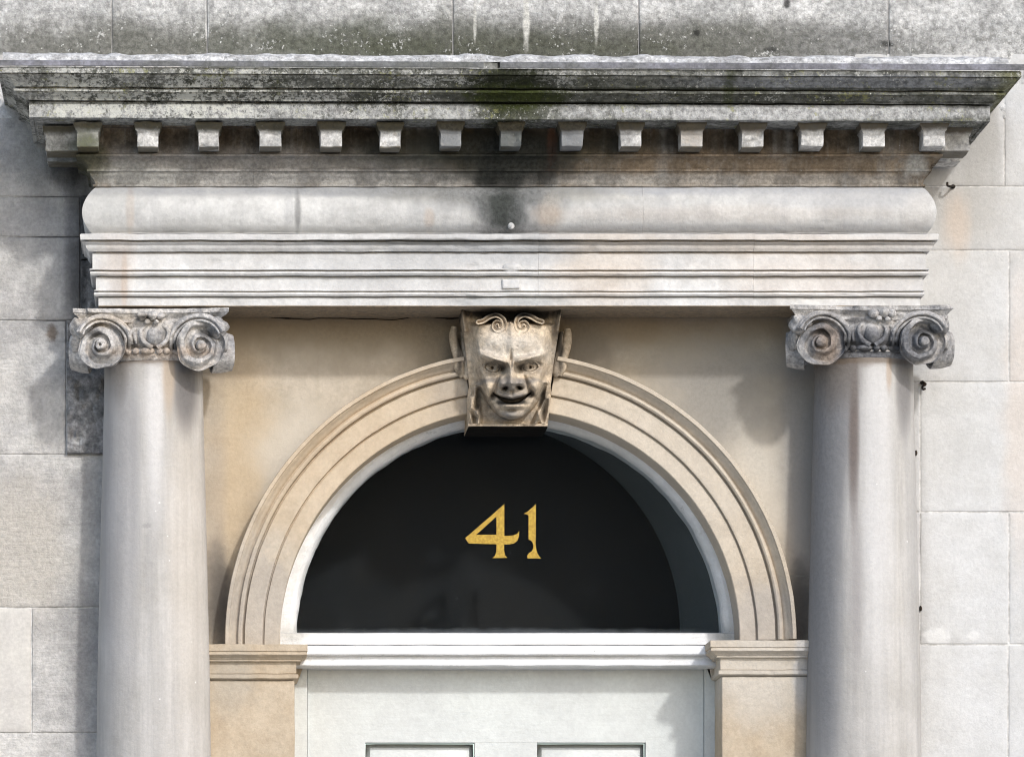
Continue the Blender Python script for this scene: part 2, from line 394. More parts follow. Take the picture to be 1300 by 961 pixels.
M['frieze'] = stone('white_frieze_stone', (.61, .605, .585), (.50, .495, .48), .012, lvar=.65, grain=.08, cloud=1.2, bump=.4, streak=.35, streak_col=(.38, .38, .385),
    stains_shade=[((.36, .37, .40), .7, 640, 240, 600, 7, .6, .02, .9, (1, 1, 1), 115), ((.2, .21, .21), .6, 560, 242, 170, 9, .6, .02, .9, (1, 1, 1), 115),  # blue-grey along the top edge paints the soft shadow falling there
            ((.40, .36, .26), .3, 640, 246, 130, 12, .6, .03, .8, (1, 1, 1), 115), (RUST, .35, 695, 275, 18, 17, .5, .04, .7, (1, 1, 1), 115), (RUST, .25, 545, 280, 6, 14, .5, .06, .7, (1, 1, 1), 115), (RUST, .3, 165, 265, 5, 30, .5, .06, .7, SV, 115),
            ((.4, .4, .385), .5, 140, 262, 34, 24, .5, .03, .7, (1, 1, 1), 115), ((.27, .28, .29), .55, 640, 292, 140, 6, .6, .03, .9, (1, 1, 1), 110), ((.42, .41, .40), .55, 1020, 290, 260, 7, .6, .02, .9, (1, 1, 1), 110),
            (RUST, .12, 920, 272, 230, 10, .6, .02, .8, (1, 1, 1), 115), ((.42, .42, .43), .5, 1060, 250, 120, 12, .6, .02, .8, (1, 1, 1), 115), ((.45, .42, .39), .4, 1165, 270, 20, 22, .5, .05, .7, (1, 1, 1), 115), (SOOT_SHADE, .5, 378, 270, 4, 30, .5, .05, .6, SV, 115)],
    late=[((.20, .205, .205), .75, 630, 246, 100, 18, .7, .03, 1.0, (1, 1, .5), 118), ((.14, .145, .145), .95, 643, 264, 36, 46, .6, .05, .8, (1, 1, .5), 118), ((.04, .045, .04), .85, 638, 256, 20, 50, .8, .06, 1.0, (1, 1, .4), 118), ((.40, .36, .31), .5, 700, 272, 14, 22, .6, .05, .9, (1, 1, .6), 118), ((.34, .34, .34), .5, 300, 243, 300, 6, .7, .02, 1.0, (1, 1, 1), 115), ((.33, .33, .335), .55, 930, 292, 330, 5, .7, .02, 1.0, (1, 1, 1), 110), ((.36, .36, .355), .5, 300, 292, 260, 4, .7, .02, 1.0, (1, 1, 1), 110)],
    specks=[((.7, .7, .69), .13, .2, .85, (645, 258, 40, 46, .5, .03, .5, (1, 1, 1), 2, 115))])
M['architrave'] = stone('white_architrave_stone', (.655, .65, .635), (.555, .545, .53), .014, grain=.08, cloud=1.2, bump=.4, streak=.15, streak_col=(.5, .48, .45),
    stains_shade=[(RUST, .2, 150, 335, 20, 40, .6, .04, .8, SV, 105), (RUST, .25, 158, 360, 4, 34, .5, .05, .6, SV, 105), ((.58, .47, .36), .4, 760, 330, 60, 60, .6, .02, .8, (1, 1, 1), 105),
            ((.60, .49, .38), .35, 980, 310, 190, 12, .6, .02, .8, (1, 1, 1), 110), ((.58, .48, .39), .3, 1010, 350, 110, 26, .6, .02, .8, (1, 1, 1), 105), ((.4, .41, .42), .6, 620, 318, 110, 16, .6, .02, .9, (1, 1, 1), 110),
            ((.36, .37, .37), .6, 640, 384, 80, 6, .6, .04, .8, (1, 1, 1), 100), ((.43, .43, .43), .5, 470, 340, 100, 26, .6, .02, .9, (1, 1, 1), 105), ((.10, .10, .09), .65, 560, 308, 190, 3.2, .5, .03, .9, (1, 1, 1), 112), ((.5, .47, .44), .4, 1140, 345, 40, 40, .6, .03, .7, (1, 1, 1), 105),
            ((.22, .2, .18), .4, 900, 310, 260, 2.6, .5, .03, .9, (1, 1, 1), 112)],
    specks=[], late=[((.27, .20, .12), .85, 650, 389, 2000, 1.0, .3, .05, 0, (1, 1, 1), 100)])
CAPS = [((.16, .165, .18), .9, 1106, 430, 95, 40, .6, .03, .9, (1, 1, 1), 120), ((.33, .33, .345), .55, 290, 425, 30, 30, .6, .05, .8, (1, 1, 1), 110), ((.46, .33, .22), .5, 205, 448, 60, 8, .6, .05, .9, (1, 1, 1), 100),
        ((.46, .33, .22), .4, 1050, 440, 14, 30, .6, .05, .9, (1, 1, 1), 110), ((.6, .58, .56), .8, 1130, 402, 60, 12, .6, .05, .9, (1, 1, 1), 130), ((.5, .4, .28), .4, 150, 405, 50, 8, .6, .05, .9, (1, 1, 1), 120)]
M['capital'] = stone('carved_capital_stone', (.63, .60, .565), (.36, .355, .355), .05, .4, .68, grain=.35, bump=1.2, stains_shade=CAPS,
    late=[(BLACK, .65, u_, v_, ru_, rv_, .5, .08, .7, (1, 1, 1), 110) for u_, v_, ru_, rv_ in ((166, 436, 7, 6), (224, 437, 7, 6), (262, 424, 10, 7), (120, 424, 9, 4), (184, 404, 10, 3), (1079, 438, 9, 7), (1136, 439, 9, 7), (1170, 420, 16, 7), (1050, 422, 12, 5), (1090, 406, 14, 4), (1106, 444, 30, 3))])  # black between volutes and round the egg: shade of the gaps, painted
M['shaft'] = stone('column_stone', lvar=.86, light=(.50, .48, .455), dark=(.43, .41, .38), mott=.01, grain=.06, cloud=2.0, cstretch=(1.3, 1.3, .06), bump=.35, streak=.5, streak_col=(.36, .35, .34),
    late=[((.23, .23, .235), .9, 1047, 600, 24, 360, .6, .02, .5, SV, 90), ((.17, .14, .125), .85, 1084, 530, 5.5, 120, .6, .03, .7, SV, 95), ((.20, .18, .165), .85, 1066, 470, 26, 46, .6, .03, .6, SV, 90), ((.22, .21, .205), .85, 1148, 486, 10, 52, .6, .03, .6, SV, 80), ((.34, .32, .31), .6, 1086, 740, 7, 110, .7, .03, .8, SV, 95),  # long dark tone on right shaft's left flank is shade put into colour
          ((.17, .16, .155), .9, 236, 486, 13, 54, .6, .03, .6, SV, 85), ((.24, .225, .21), .7, 152, 474, 10, 34, .6, .03, .6, SV, 85), ((.36, .35, .345), .6, 172, 610, 7, 150, .7, .03, .6, SV, 95), ((.40, .35, .29), .55, 214, 480, 6, 60, .6, .03, .6, SV, 95), ((.34, .33, .335), .55, 140, 680, 10, 240, .7, .02, .6, SV, 80), ((.16, .12, .085), .6, 195, 456, 60, 4, .5, .05, .6, (1, 1, 1), 100), ((.16, .12, .085), .6, 1096, 457, 60, 4, .5, .05, .6, (1, 1, 1), 100)],
    stains_shade=[((.20, .19, .185), .8, 232, 490, 16, 55, .5, .03, .5, SV, 90), ((.27, .245, .22), .6, 150, 480, 14, 40, .6, .03, .6, SV, 90), ((.50, .36, .24), .6, 214, 470, 7, 40, .6, .03, .6, SV, 95), ((.68, .66, .64), .7, 196, 530, 12, 120, .6, .02, .5, SV, 95),
            ((.40, .385, .38), .6, 160, 620, 12, 210, .6, .02, .6, SV, 90), ((.56, .5, .43), .4, 238, 700, 26, 220, .6, .02, .6, SV, 90), ((.23, .225, .23), .75, 1062, 520, 26, 110, .6, .02, .5, SV, 95), ((.27, .27, .28), .6, 1046, 700, 18, 230, .6, .02, .6, SV, 90), ((.23, .20, .185), .7, 1083, 560, 6, 110, .5, .03, .6, SV, 95),
            ((.38, .36, .35), .4, 1082, 760, 8, 110, .6, .03, .7, SV, 95), ((.58, .57, .56), .7, 1112, 620, 20, 230, .6, .02, .4, SV, 95), ((.28, .27, .26), .7, 1146, 500, 9, 60, .5, .03, .6, SV, 80), ((.42, .30, .2), .5, 1128, 470, 4, 26, .5, .04, .6, SV, 90), ((.4, .39, .38), .5, 1155, 700, 10, 200, .6, .02, .5, SV, 70),
            (BROWN, .35, 195, 458, 70, 6, .6, .04, .8, (1, 1, 1), 95), (BROWN, .4, 1096, 458, 70, 7, .6, .04, .8, (1, 1, 1), 95), ((.3, .29, .28), .5, 186, 668, 6, 3, .4, .2, .8, (1, 1, 1), 95)],
    specks=[((.72, .71, .69), .06, .1, .7, None)])
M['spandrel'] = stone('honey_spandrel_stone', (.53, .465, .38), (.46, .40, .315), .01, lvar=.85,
    late=[((.25, .195, .13), .75, 640, 406, 400, 26, .7, .02, .8), ((.29, .275, .25), .8, 905, 505, 60, 85, .7, .015, .9), ((.26, .25, .235), .7, 1010, 540, 26, 150, .6, .02, .6, SV), ((.20, .17, .13), .65, 560, 436, 34, 44, .7, .03, .9), ((.19, .165, .13), .65, 738, 436, 34, 48, .7, .03, .9), ((.57, .53, .46), .75, 955, 630, 34, 70, .7, .02, .8), ((.56, .51, .43), .6, 385, 590, 50, 60, .7, .02, .8), ((.10, .09, .08), .7, 278, 765, 12, 60, .7, .04, .8), ((.10, .095, .09), .7, 1012, 775, 12, 50, .7, .04, .8), ((.34, .28, .2), .5, 470, 440, 150, 30, .8, .02, .9), ((.22, .21, .19), .7, 1010, 731, 18, 1.2, .4, .05, .5)], grain=.07, cloud=1.2, bump=.3, streak=.35, streak_col=(.40, .345, .265),  # brown along the top edge puts the architrave's shadow into the colour
    stains_shade=[((.25, .20, .135), .75, 640, 410, 420, 34, .6, .015, .7), ((.30, .285, .25), .75, 905, 520, 70, 110, .6, .015, .8), ((.30, .27, .22), .55, 800, 440, 120, 50, .6, .015, .8), ((.50, .37, .22), .5, 310, 600, 40, 150, .6, .015, .8), ((.32, .31, .30), .7, 1018, 560, 20, 230, .6, .02, .5, SV), ((.56, .50, .42), .6, 950, 620, 40, 90, .6, .02, .7),
            ((.12, .11, .1), .65, 276, 760, 18, 70, .5, .03, .6), (SOOT_SHADE, .6, 1016, 770, 14, 60, .5, .03, .6), ((.26, .235, .2), .5, 560, 440, 40, 40, .7, .03, .7), ((.22, .2, .18), .5, 735, 430, 40, 50, .7, .03, .7), ((.58, .52, .43), .5, 390, 570, 60, 40, .7, .02, .7), ((.33, .30, .27), .35, 272, 640, 14, 200, .6, .02, .5, SV)],
    specks=[((.25, .21, .15), .25, .12, .6, None)])
M['arch'] = stone('honey_arch_stone', (.55, .475, .375), (.48, .405, .31), .02, grain=.08, cloud=1.0, bump=.35,
    stains_shade=[((.36, .33, .30), .6, 330, 770, 50, 80, .6, .03, .8, (1, 1, 1), 20), ((.33, .32, .32), .5, 965, 790, 50, 50, .6, .03, .8, (1, 1, 1), 20), ((.57, .52, .45), .5, 850, 600, 120, 160, .6, .015, .7, (1, 1, 1), 20), ((.56, .42, .27), .4, 440, 560, 150, 110, .6, .02, .8, (1, 1, 1), 20), ((.33, .29, .25), .4, 580, 485, 40, 40, .7, .03, .8, (1, 1, 1), 20)],
    specks=[((.25, .21, .16), .2, .12, .6, None)])
M['impost'] = stone('ochre_impost_stone', (.51, .425, .32), (.455, .37, .27), .03, grain=.09, bump=.4,
    stains_shade=[((.53, .49, .43), .85, 965, 850, 70, 60, .6, .02, .6, (1, 1, 1), 40), ((.40, .36, .30), .7, 290, 858, 30, 40, .6, .03, .7, (1, 1, 1), 40), ((.45, .44, .43), .7, 1018, 850, 9, 50, .5, .04, .6, (1, 1, 1), 40)])
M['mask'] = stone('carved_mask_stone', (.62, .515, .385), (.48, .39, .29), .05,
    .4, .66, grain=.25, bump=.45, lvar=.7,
    late=[((.2, .2, .205), .5, 650, 487, 18, 7, .6, .08, .9, (1, 1, 1), 80), ((.22, .22, .225), .45, 652, 503, 24, 4, .6, .08, .8, (1, 1, 1), 80), (BLACK, .9, 650, 509.5, 20, 3.4, .4, .1, .6, (1, 1, 1), 70), (BLACK, .8, 627, 502, 4, 4, .5, .1, .6, (1, 1, 1), 70), (BLACK, .8, 674, 500, 4, 4, .5, .1, .6, (1, 1, 1), 70),  # grey on nose and lip is soot; black mouth is painted shade
          (BLACK, .75, 638, 465, 7, 3.5, .6, .1, .8, (1, 1, 1), 75), (BLACK, .75, 663, 465, 7, 3.5, .6, .1, .8, (1, 1, 1), 75), (BLACK, .6, 624, 461, 12, 2.2, .6, .1, .8, (1, 1, 1), 75), (BLACK, .6, 676, 460, 12, 2.2, .6, .1, .8, (1, 1, 1), 75), (BLACK, .65, 608, 507, 3.5, 16, .6, .08, .8, (1, 1, 1), 40), (BLACK, .65, 690, 507, 3.5, 16, .6, .08, .8, (1, 1, 1), 40),  # black at eyes and jaw crevices: recess shade put into the colour
          (BLACK, .95, 650, 399, 66, 7, .4, .06, .7, (1, 1, 1), 55), (BLACK, .7, 583, 445, 3, 30, .6, .08, .8, (1, 1, 1), 28), (BLACK, .8, 711, 440, 4, 34, .6, .08, .8, (1, 1, 1), 28), ((.2, .2, .2), .6, 648, 524, 8, 4, .6, .1, .8, (1, 1, 1), 70), ((.24, .23, .22), .35, 617, 483, 9, 2, .6, .1, .8, (1, 1, 1), 75), ((.24, .23, .22), .35, 684, 482, 9, 2, .6, .1, .8, (1, 1, 1), 75)],  # black top hollow and ear grooves likewise painted shade
    stains_shade=[(BLACK, .9, 650, 396, 70, 8, .5, .05, .7, (1, 1, 1), 60), ((.2, .2, .2), .5, 655, 494, 24, 9, .6, .06, .9, (1, 1, 1), 90), ((.14, .14, .145), .65, 626, 481, 16, 4, .6, .06, .9, (1, 1, 1), 80), ((.2, .195, .19), .5, 650, 520, 34, 7, .6, .06, .9, (1, 1, 1), 90),
            (SOOT_SHADE, .5, 708, 450, 9, 40, .5, .05, .8, (1, 1, 1), 40), (SOOT_SHADE, .4, 585, 440, 7, 40, .5, .05, .8, (1, 1, 1), 40), ((.60, .57, .52), .6, 650, 440, 46, 18, .6, .04, .8, (1, 1, 1), 90), ((.2, .19, .18), .4, 650, 466, 44, 6, .6, .08, .9, (1, 1, 1), 90), ((.14, .14, .145), .6, 670, 481, 12, 4, .6, .06, .9, (1, 1, 1), 90), ((.10, .10, .10), .7, 650, 508, 22, 4, .6, .06, .8, (1, 1, 1), 85), (SOOT_SHADE, .4, 608, 510, 6, 22, .6, .06, .8, (1, 1, 1), 50), (SOOT_SHADE, .4, 692, 510, 6, 22, .6, .06, .8, (1, 1, 1), 50)])
M['mortar'] = stone('pale_mortar', (.66, .655, .645), (.44, .435, .425), .06, grain=.4, bump=1.0,
    stains_shade=[(SOOT_SHADE, .6, 108, 320, 26, 110, .5, .03, .6)], specks=[((.16, .16, .15), .15, -.60, .7, None), ((.3, .3, .29), .15, .14, .7, None)])
M['joint'] = stone('lime_joint', (.66, .65, .63), (.5, .49, .47), .03, grain=.2, bump=.4, stains_shade=[(SOOT_SHADE, .9, 80, 320, 60, 130, .5, .03, .6), ((.2, .2, .2), .8, 640, 30, 900, 50, .5, .03, .6)])
M['lead'] = stone('dull_lead', (.27, .27, .31), (.15, .15, .155), .02, grain=.3, bump=.4, rough=.6, stains_shade=[((.13, .135, .12), .7, 500, 84, 260, 12, .6, .03, .8, (1, 1, 1), 218)])
M['paint'] = stone('white_gloss_paint', (.78, .78, .78), (.69, .69, .68), .03, grain=.06, bump=.4, band=1.2, late=[((.40, .39, .36), .6, 645, 818.4, 330, .9, .4, .03, .5, (1, 1, 1), -46), ((.42, .41, .38), .6, 645, 832, 330, .8, .4, .03, .5, (1, 1, 1), -30), ((.45, .44, .40), .5, 372, 806, 14, 12, .6, .08, .9, (1, 1, 1), -50), ((.45, .44, .40), .5, 922, 806, 14, 12, .6, .08, .9, (1, 1, 1), -50)], rough=.4,
    stains_shade=[((.62, .61, .56), .6, 700, 560, 130, 30, .6, .03, .7, (1, 1, 1), -45)], specks=[((.25, .25, .24), .12, .12, .6, None), ((.45, .45, .42), .07, -.62, .5, None)])
M['door_paint'] = stone('pale_grey_door_paint', (.60, .62, .60), (.56, .575, .56), .012, grain=.06, bump=.2, band=.8, rough=.35)
M['lining'] = stone('dark_lining_paint', (.095, .102, .105), (.085, .092, .095), .01, grain=.05, bump=.1, rough=.6)
M['board'] = stone('dark_backing_paint', (.019, .019, .020), (.015, .016, .018), .01, grain=.03, bump=0, rough=.9)
M['iron'] = stone('rusty_black_iron', (.02, .02, .02), (.05, .035, .025), .2, grain=.2, bump=.5, rough=.6)
M['under_shade'] = stone('shade_black', (.010, .010, .010), (.016, .014, .012), .05, grain=.3, bump=.6)  # near-black colour standing in for shade under the keystone
M['paving'] = stone('pale_stone_paving', (.40, .40, .39), (.33, .33, .32), .004, grain=.2, bump=.5)
N = NT('gold_leaf_numerals')
N.put(N.bsdf.inputs['Base Color'], N.mix((.48, .32, .035), (.31, .185, .014), N.ramp(N.noise(.35, 5, .7), .36, .64)))
N.bsdf.inputs['Roughness'].default_value = .5; N.bsdf.inputs['Metallic'].default_value = .15
M['gold'] = N.m
N = NT('window_glass')
tr = N.n.new('ShaderNodeBsdfTransparent'); tr.inputs[0].default_value = (.95, .965, .96, 1)
gl = N.n.new('ShaderNodeBsdfGlossy'); gl.inputs['Roughness'].default_value = .03
fr = N.n.new('ShaderNodeFresnel'); fr.inputs['IOR'].default_value = 1.05
ms = N.n.new('ShaderNodeMixShader'); N.l.new(fr.outputs[0], ms.inputs[0]); N.l.new(tr.outputs[0], ms.inputs[1]); N.l.new(gl.outputs[0], ms.inputs[2])
df = N.n.new('ShaderNodeBsdfDiffuse'); df.inputs[0].default_value = (.55, .6, .66, 1)
dust = N.math('ADD', N.math('MULTIPLY', N.ramp(N.noise(.012, 5, .6, (1, 1, 1), 4), .52, .78), .007), N.math('MULTIPLY', N.ramp(N.voro(.035, 3), .06, .03), .05))
dust = N.math('ADD', dust, N.math('MULTIPLY', N.blot(640, 806, 290, 7, .6, .05, .8, (1, 1, 1), 8, -66), .05))
m2 = N.n.new('ShaderNodeMixShader'); N.l.new(dust, m2.inputs[0]); N.l.new(ms.outputs[0], m2.inputs[1]); N.l.new(df.outputs[0], m2.inputs[2])
N.l.new(m2.outputs[0], N.n['Material Output'].inputs['Surface'])
M['glass'] = N.m

# ------------------------------------------------------------------ setting: ground
g = Bag(); g.add([(-14000, GROUND_V, 14000), (14000, GROUND_V, 14000), (14000, GROUND_V, -3000), (-14000, GROUND_V, -3000)], [[0, 1, 2, 3]])
tag(g.build('pavement', M['paving'], smooth=False), kind='structure')

# ------------------------------------------------------------------ house wall: ashlar stones, bedded in lime
wall = empty('house_wall', (650, GROUND_V, 0), 'pale weathered ashlar house wall on both sides of and above the doorway', 'wall', kind='thing')
b = Bag()
for (x0, x1, v0, v1, pf) in ((-900, 300, -500, GROUND_V, -1.7), (1000, 2200, 152, GROUND_V, -1.1), (1000, 2200, -500, 152, -1.7), (300, 1000, -500, 402, -1.7)):
    b.box(x0, x1, v0, v1, -160, pf)
b.build('mortar_bed', M['joint'], wall, smooth=False)
J = 0.7
sd = [0]
def lay(x0, x1, v0, v1, mat, p=0, **k):
    sd[0] += 1
    q, f = slab(x0 + J, x1 - J, v0 + J, v1 - J, p, depth=6 + max(p, 0), seed=sd[0] * 13, **k)
    return mk('stone', q, f, M[mat], wall, angle=50)
# left of the doorway (courses measured from the photograph)
lay(-560, -150, 68, 250, 'wall_left', rough=.8); lay(-150, 240, 68, 250, 'wall_left', rough=.6)
lay(-420, 102, 250, 301, 'wall_left', rough=.9); lay(-560, -60, 301, 407, 'wall_left', rough=.6); lay(-60, 102, 301, 407, 'wall_left', rough=.6)
lay(102, 240, 250, 331, 'rough_block', p=7, rough=1.6, step=4, pit=3); lay(102, 240, 331, 407, 'rough_block', p=7, rough=1.6, step=4, pit=3)
lay(-420, 84, 407, 577, 'wall_left', rough=.6); lay(84, 240, 407, 577, 'rough_block', p=8, rough=2.2, step=3.5, pit=4.5)
lay(-560, -190, 577, 771, 'wall_left', rough=1.0); lay(-190, 240, 577, 771, 'wall_left', rough=.6, step=5)
lay(-420, 40, 771, 930, 'pale_block', rough=.3); lay(40, 240, 771, 930, 'wall_left', rough=.6, step=5)
v = 930
for k in range(7):
    h = 168
    lay(-560, -100 - 60 * (k % 2), v, v + h, 'wall_left'); lay(-100 - 60 * (k % 2), 262, v, v + h, 'wall_left'); v += h
# right of the doorway
lay(1020, 1275, 68, 237, 'wall_right', rough=.6); lay(1275, 1640, 68, 237, 'wall_right'); lay(1640, 2000, 68, 237, 'wall_right')
lay(1040, 1420, 237, 318, 'wall_right', rough=.6); lay(1420, 1900, 237, 318, 'wall_right')
lay(1050, 1281, 318, 485, 'wall_right', rough=.5); lay(1281, 1700, 318, 485, 'wall_right')
lay(1050, 1168, 485, 650, 'wall_right', p=.8, rough=.4); lay(1168, 1480, 485, 650, 'wall_right'); lay(1480, 2000, 485, 650, 'wall_right')
lay(1050, 1168, 650, 818, 'wall_right', p=.8, rough=.4); lay(1168, 1281, 650, 818, 'wall_right'); lay(1281, 1750, 650, 818, 'wall_right')
lay(1050, 1280, 818, 984, 'wall_right', rough=.4); lay(1280, 1650, 818, 984, 'wall_right')
v = 984
for k in range(7):
    h = 166
    lay(1040, 1400 + 70 * (k % 2), v, v + h, 'wall_right'); lay(1400 + 70 * (k % 2), 1900, v, v + h, 'wall_right'); v += h
# band of stones above the cornice
xs = [-560, -240, 142, 263, 575, 811, 1128, 1420, 1900]
for a, c in zip(xs[:-1], xs[1:]): lay(a, c, -110, 152, 'upper', rough=.6, step=6)
xs = [-560, -60, 330, 700, 1010, 1350, 1900]
for a, c in zip(xs[:-1], xs[1:]): lay(a, c, -290, -110, 'upper', rough=.6)
xs = [-560, -240, 142, 520, 880, 1200, 1600, 1900]
for a, c in zip(xs[:-1], xs[1:]): lay(a, c, -480, -290, 'upper', rough=.6)

# ------------------------------------------------------------------ spandrel panel round the arch
CX, CV = 646.5, 813.0
R_IN, R_OUT = 291.0, 361.0
spandrel = empty('spandrel_panel', (CX, CV, 0), 'smooth honey coloured stone panel behind the arch and under the entablature', 'wall panel')
xs = np.linspace(238, 1062, 200)
def crack(x): return 403 + 4.5 * fbm(np.stack([x, x * 0, x * 0], 1), .03, 3, 5) + np.where(x < 600, 0, -1)
gap = .9 * ((xs > 288) & (xs < 575)) + 2.4 * sstep(-.2, .3, fbm(np.stack([xs, xs * 0, xs * 0], 1), .02, 2, 9)) * ((xs > 285) & (xs < 600)) + .8 * ((xs > 715) & (xs < 745))
# lower panel as columns from the crack line down to the arch (or springing)
top = crack(xs) + .3 + gap / 2
bot = np.where(np.abs(xs - CX) < R_OUT - 6, CV - np.sqrt(np.clip((R_OUT - 6) ** 2 - (xs - CX) ** 2, 0, None)), 825.0)
rows = 70
T = np.linspace(0, 1, rows)
A = np.zeros((len(xs), rows, 3))
A[..., 0] = xs[:, None]; A[..., 1] = top[:, None] + (bot - top)[:, None] * T[None]
Q = A.reshape(-1, 3); Q[:, 2] = fbm(Q, .02, 4, 77) * .7 + .2
Bk = Q.copy(); Bk[:, 2] = -30
F = grid_faces(len(xs), rows)
n = len(Q); idx = np.arange(n).reshape(len(xs), rows)
ring = list(idx[:, 0]) + list(idx[-1, 1:]) + list(idx[-2::-1, -1]) + list(idx[0, -2:0:-1])
F += [[int(ring[i]), int(ring[(i + 1) % len(ring)]), int(n + (i + 1) % len(ring)), int(n + i)] for i in range(len(ring))]
rb = Q[ring].copy(); rb[:, 2] = -30
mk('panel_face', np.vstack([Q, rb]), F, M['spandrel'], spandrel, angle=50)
t2 = np.full_like(xs, 372.0); b2 = crack(xs) - .3 - gap / 2
T = np.linspace(0, 1, 8)
A = np.zeros((len(xs), 8, 3)); A[..., 0] = xs[:, None]; A[..., 1] = t2[:, None] + (b2 - t2)[:, None] * T[None]
Q = A.reshape(-1, 3); Q[:, 2] = fbm(Q, .03, 3, 78) * .6 + .8
n = len(Q); idx = np.arange(n).reshape(len(xs), 8); F = grid_faces(len(xs), 8)
ring = list(idx[:, 0]) + list(idx[-1, 1:]) + list(idx[-2::-1, -1]) + list(idx[0, -2:0:-1])
F += [[int(ring[i]), int(ring[(i + 1) % len(ring)]), int(n + (i + 1) % len(ring)), int(n + i)] for i in range(len(ring))]
rb = Q[ring].copy(); rb[:, 2] = -30
mk('top_course', np.vstack([Q, rb]), F, M['spandrel'], spandrel, angle=50)
bk = Bag(); bk.box(300, 1000, 396, 412, -29, -4); bk.build('bedding', M['iron'], spandrel, smooth=False)

# ------------------------------------------------------------------ entablature
ent = empty('entablature', (650, 390, 0), 'broad white stone entablature with dentils and a mossy cornice over the doorway', 'entablature')
BACK = -96
def course(pts, joints, mat, name, **k):
    pr = prof(pts)
    js = [U(j, P0) for j in joints]
    cuts = [None] + js + [None]
    for i in range(len(cuts) - 1):
        L = cuts[i] is None; Rr = cuts[i + 1] is None
        xa = BL if L else cuts[i] + .1; xb = BR if Rr else cuts[i + 1] - .1
        q, f = moulding(pr, xa, xb, L, Rr, seed=hash((name == 'x', i)) % 50 + len(pts) * 3 + i * 11, **k)
        mk(name, q, f, M[mat], ent, angle=42)
tilt = lambda x: (x - 650) * 0.0042
tilt2 = lambda x: (x - 650) * 0.0022
course([(BACK, 389, 0), (0, 389), (0, 378.2), (-4, 377.8), (-4, 376.8), (3.6, 376.2), (5.4, 374), (5, 371.6), (.5, 371.2), (.5, 369.9), (5, 369.4), (5, 368.6), (3, 368.2), (3, 352.6), (-1, 352.2), (-1, 350.8), (8, 350), (10, 347.5), (9.4, 345), (4, 344.6), (4, 343.2), (10.5, 342.6), (10.5, 341.4), (7, 341),
        (7, 322), (3, 321.6), (3, 320), (11, 319.3), (14, 315), (15, 311), (18, 309), (19, 307.6), (11, 307), (11, 305.2), (21, 304.6), (21.6, 298), (20, 297), (BACK, 297, 20)], [683, 956], 'architrave', 'architrave_stone', rough=.6, chip=2.0)
fr = [(BACK, 296.6, 8), (8, 296.6)]
for t in np.linspace(0, 1, 22):
    a = math.pi * (t); fr.append((8 - 5 * t + 13.5 * math.sin(a) ** .8, 296 - 58.5 * t))
fr += [(3, 237), (BACK, 237, 3)]
course(fr, [378, 815], 'frieze', 'frieze_stone', rough=.7, chip=1.2)
course([(BACK, 237, 3), (6, 237), (6, 234.5), (3.5, 234), (5, 229), (9, 223), (10.5, 218.5), (13.5, 217.5), (13.5, 214.6), (12, 214), (13, 209), (17, 203), (23, 199.5), (26, 198.5), (26.5, 196), (21, 195.2), (20, 165), (21, 163), (24, 161.5), (27, 157), (29, 156), (29, 152, 80), (BACK, 152, 80)],
       [322, 700, 930], 'bed', 'bed_moulding', rough=.6, chip=1.6)
course([(BACK, 152, 80), (22, 152, 80), (72, 152, 80), (73, 150.6, 80), (75, 150.6, 80), (75.5, 152, 80), (80, 152), (80, 132.5), (74, 132), (74, 130.6), (84, 130), (84, 128.6), (86, 126), (91, 122), (94, 120.5), (94, 119), (97.5, 118.4), (97.5, 115.6), (90, 115.2), (90, 113.4), (96, 113), (98, 109), (103, 104), (109, 100), (111, 97), (110, 96), (115, 95.4), (115, 89), (113, 88), (BACK, 88, 113)],
       [322, 626, 929], 'cornice', 'cornice_stone', rough=.8, chip=2.6, sag=tilt)
# dentils
zt = V(152, P0 + 80); zb = V(187, P0 + 60); zc = V(166, P0 + 60); zk = V(158.5, P0 + 66)
def dentil(xc, w, pa, pb, seed, side=0):
    """side 0: front block from pa to pb; side -1/+1: on a return, from xc outwards by w"""
    rg = np.random.RandomState(seed); w = w + rg.uniform(-1.6, 1.0); zb_, xc = zb + rg.uniform(-1.5, .8), xc + rg.uniform(-.8, .8)
    if side == 0: x0, x1 = xc - w / 2, xc + w / 2
    else: x0, x1 = min(xc, xc + side * w), max(xc, xc + side * w)
    e = 4.5 if side == 0 else 3.5
    rings = []
    for (z, gx, gp) in ((zb_, -.7, -.7), (zb_ - 1.2, 0, 0), (zc + 1.5, 0, 0), (zc, .6, .6), (zc - 1, 2.2, 1.6), (zk + 3, e * .55, 4), (zk, e, 7), (zt + .5, e, 7)):
        lx0, lx1 = x0 - gx, x1 + gx
        xsn = np.linspace(lx0, lx1, 9); psn = np.linspace(pa, pb + gp, 9)
        ring = [(lx0, z, q) for q in psn] + [(q, z, pb + gp) for q in xsn[1:]] + [(lx1, z, q) for q in psn[::-1][1:]]
        rings.append(ring)
    R2 = []
    for r0, r1 in zip(rings[:-1], rings[1:]):
        n_ = max(1, int(abs(r1[0][1] - r0[0][1]) / 3))
        for k in range(n_): R2.append(np.array(r0) + (np.array(r1) - np.array(r0)) * k / n_)
    R2.append(np.array(rings[-1]))
    Q = np.vstack(R2); Q += np.stack([fbm(Q, .09, 2, seed), fbm(Q, .09, 2, seed + 4), fbm(Q, .09, 2, seed + 8)], 1) * 1.1
    Q[:, 2] -= 3.5 * sstep(.25, .6, fbm(Q, .07, 2, seed + 12)) * (Q[:, 2] > pb - 4)
    m = len(R2[0])
    F = grid_faces(len(R2), m)
    F.append(list(range(m))); F.append([(len(R2) - 1) * m + i for i in range(m)][::-1])
    return mk('dentil', Q, F, M['dentil'], ent, angle=38)
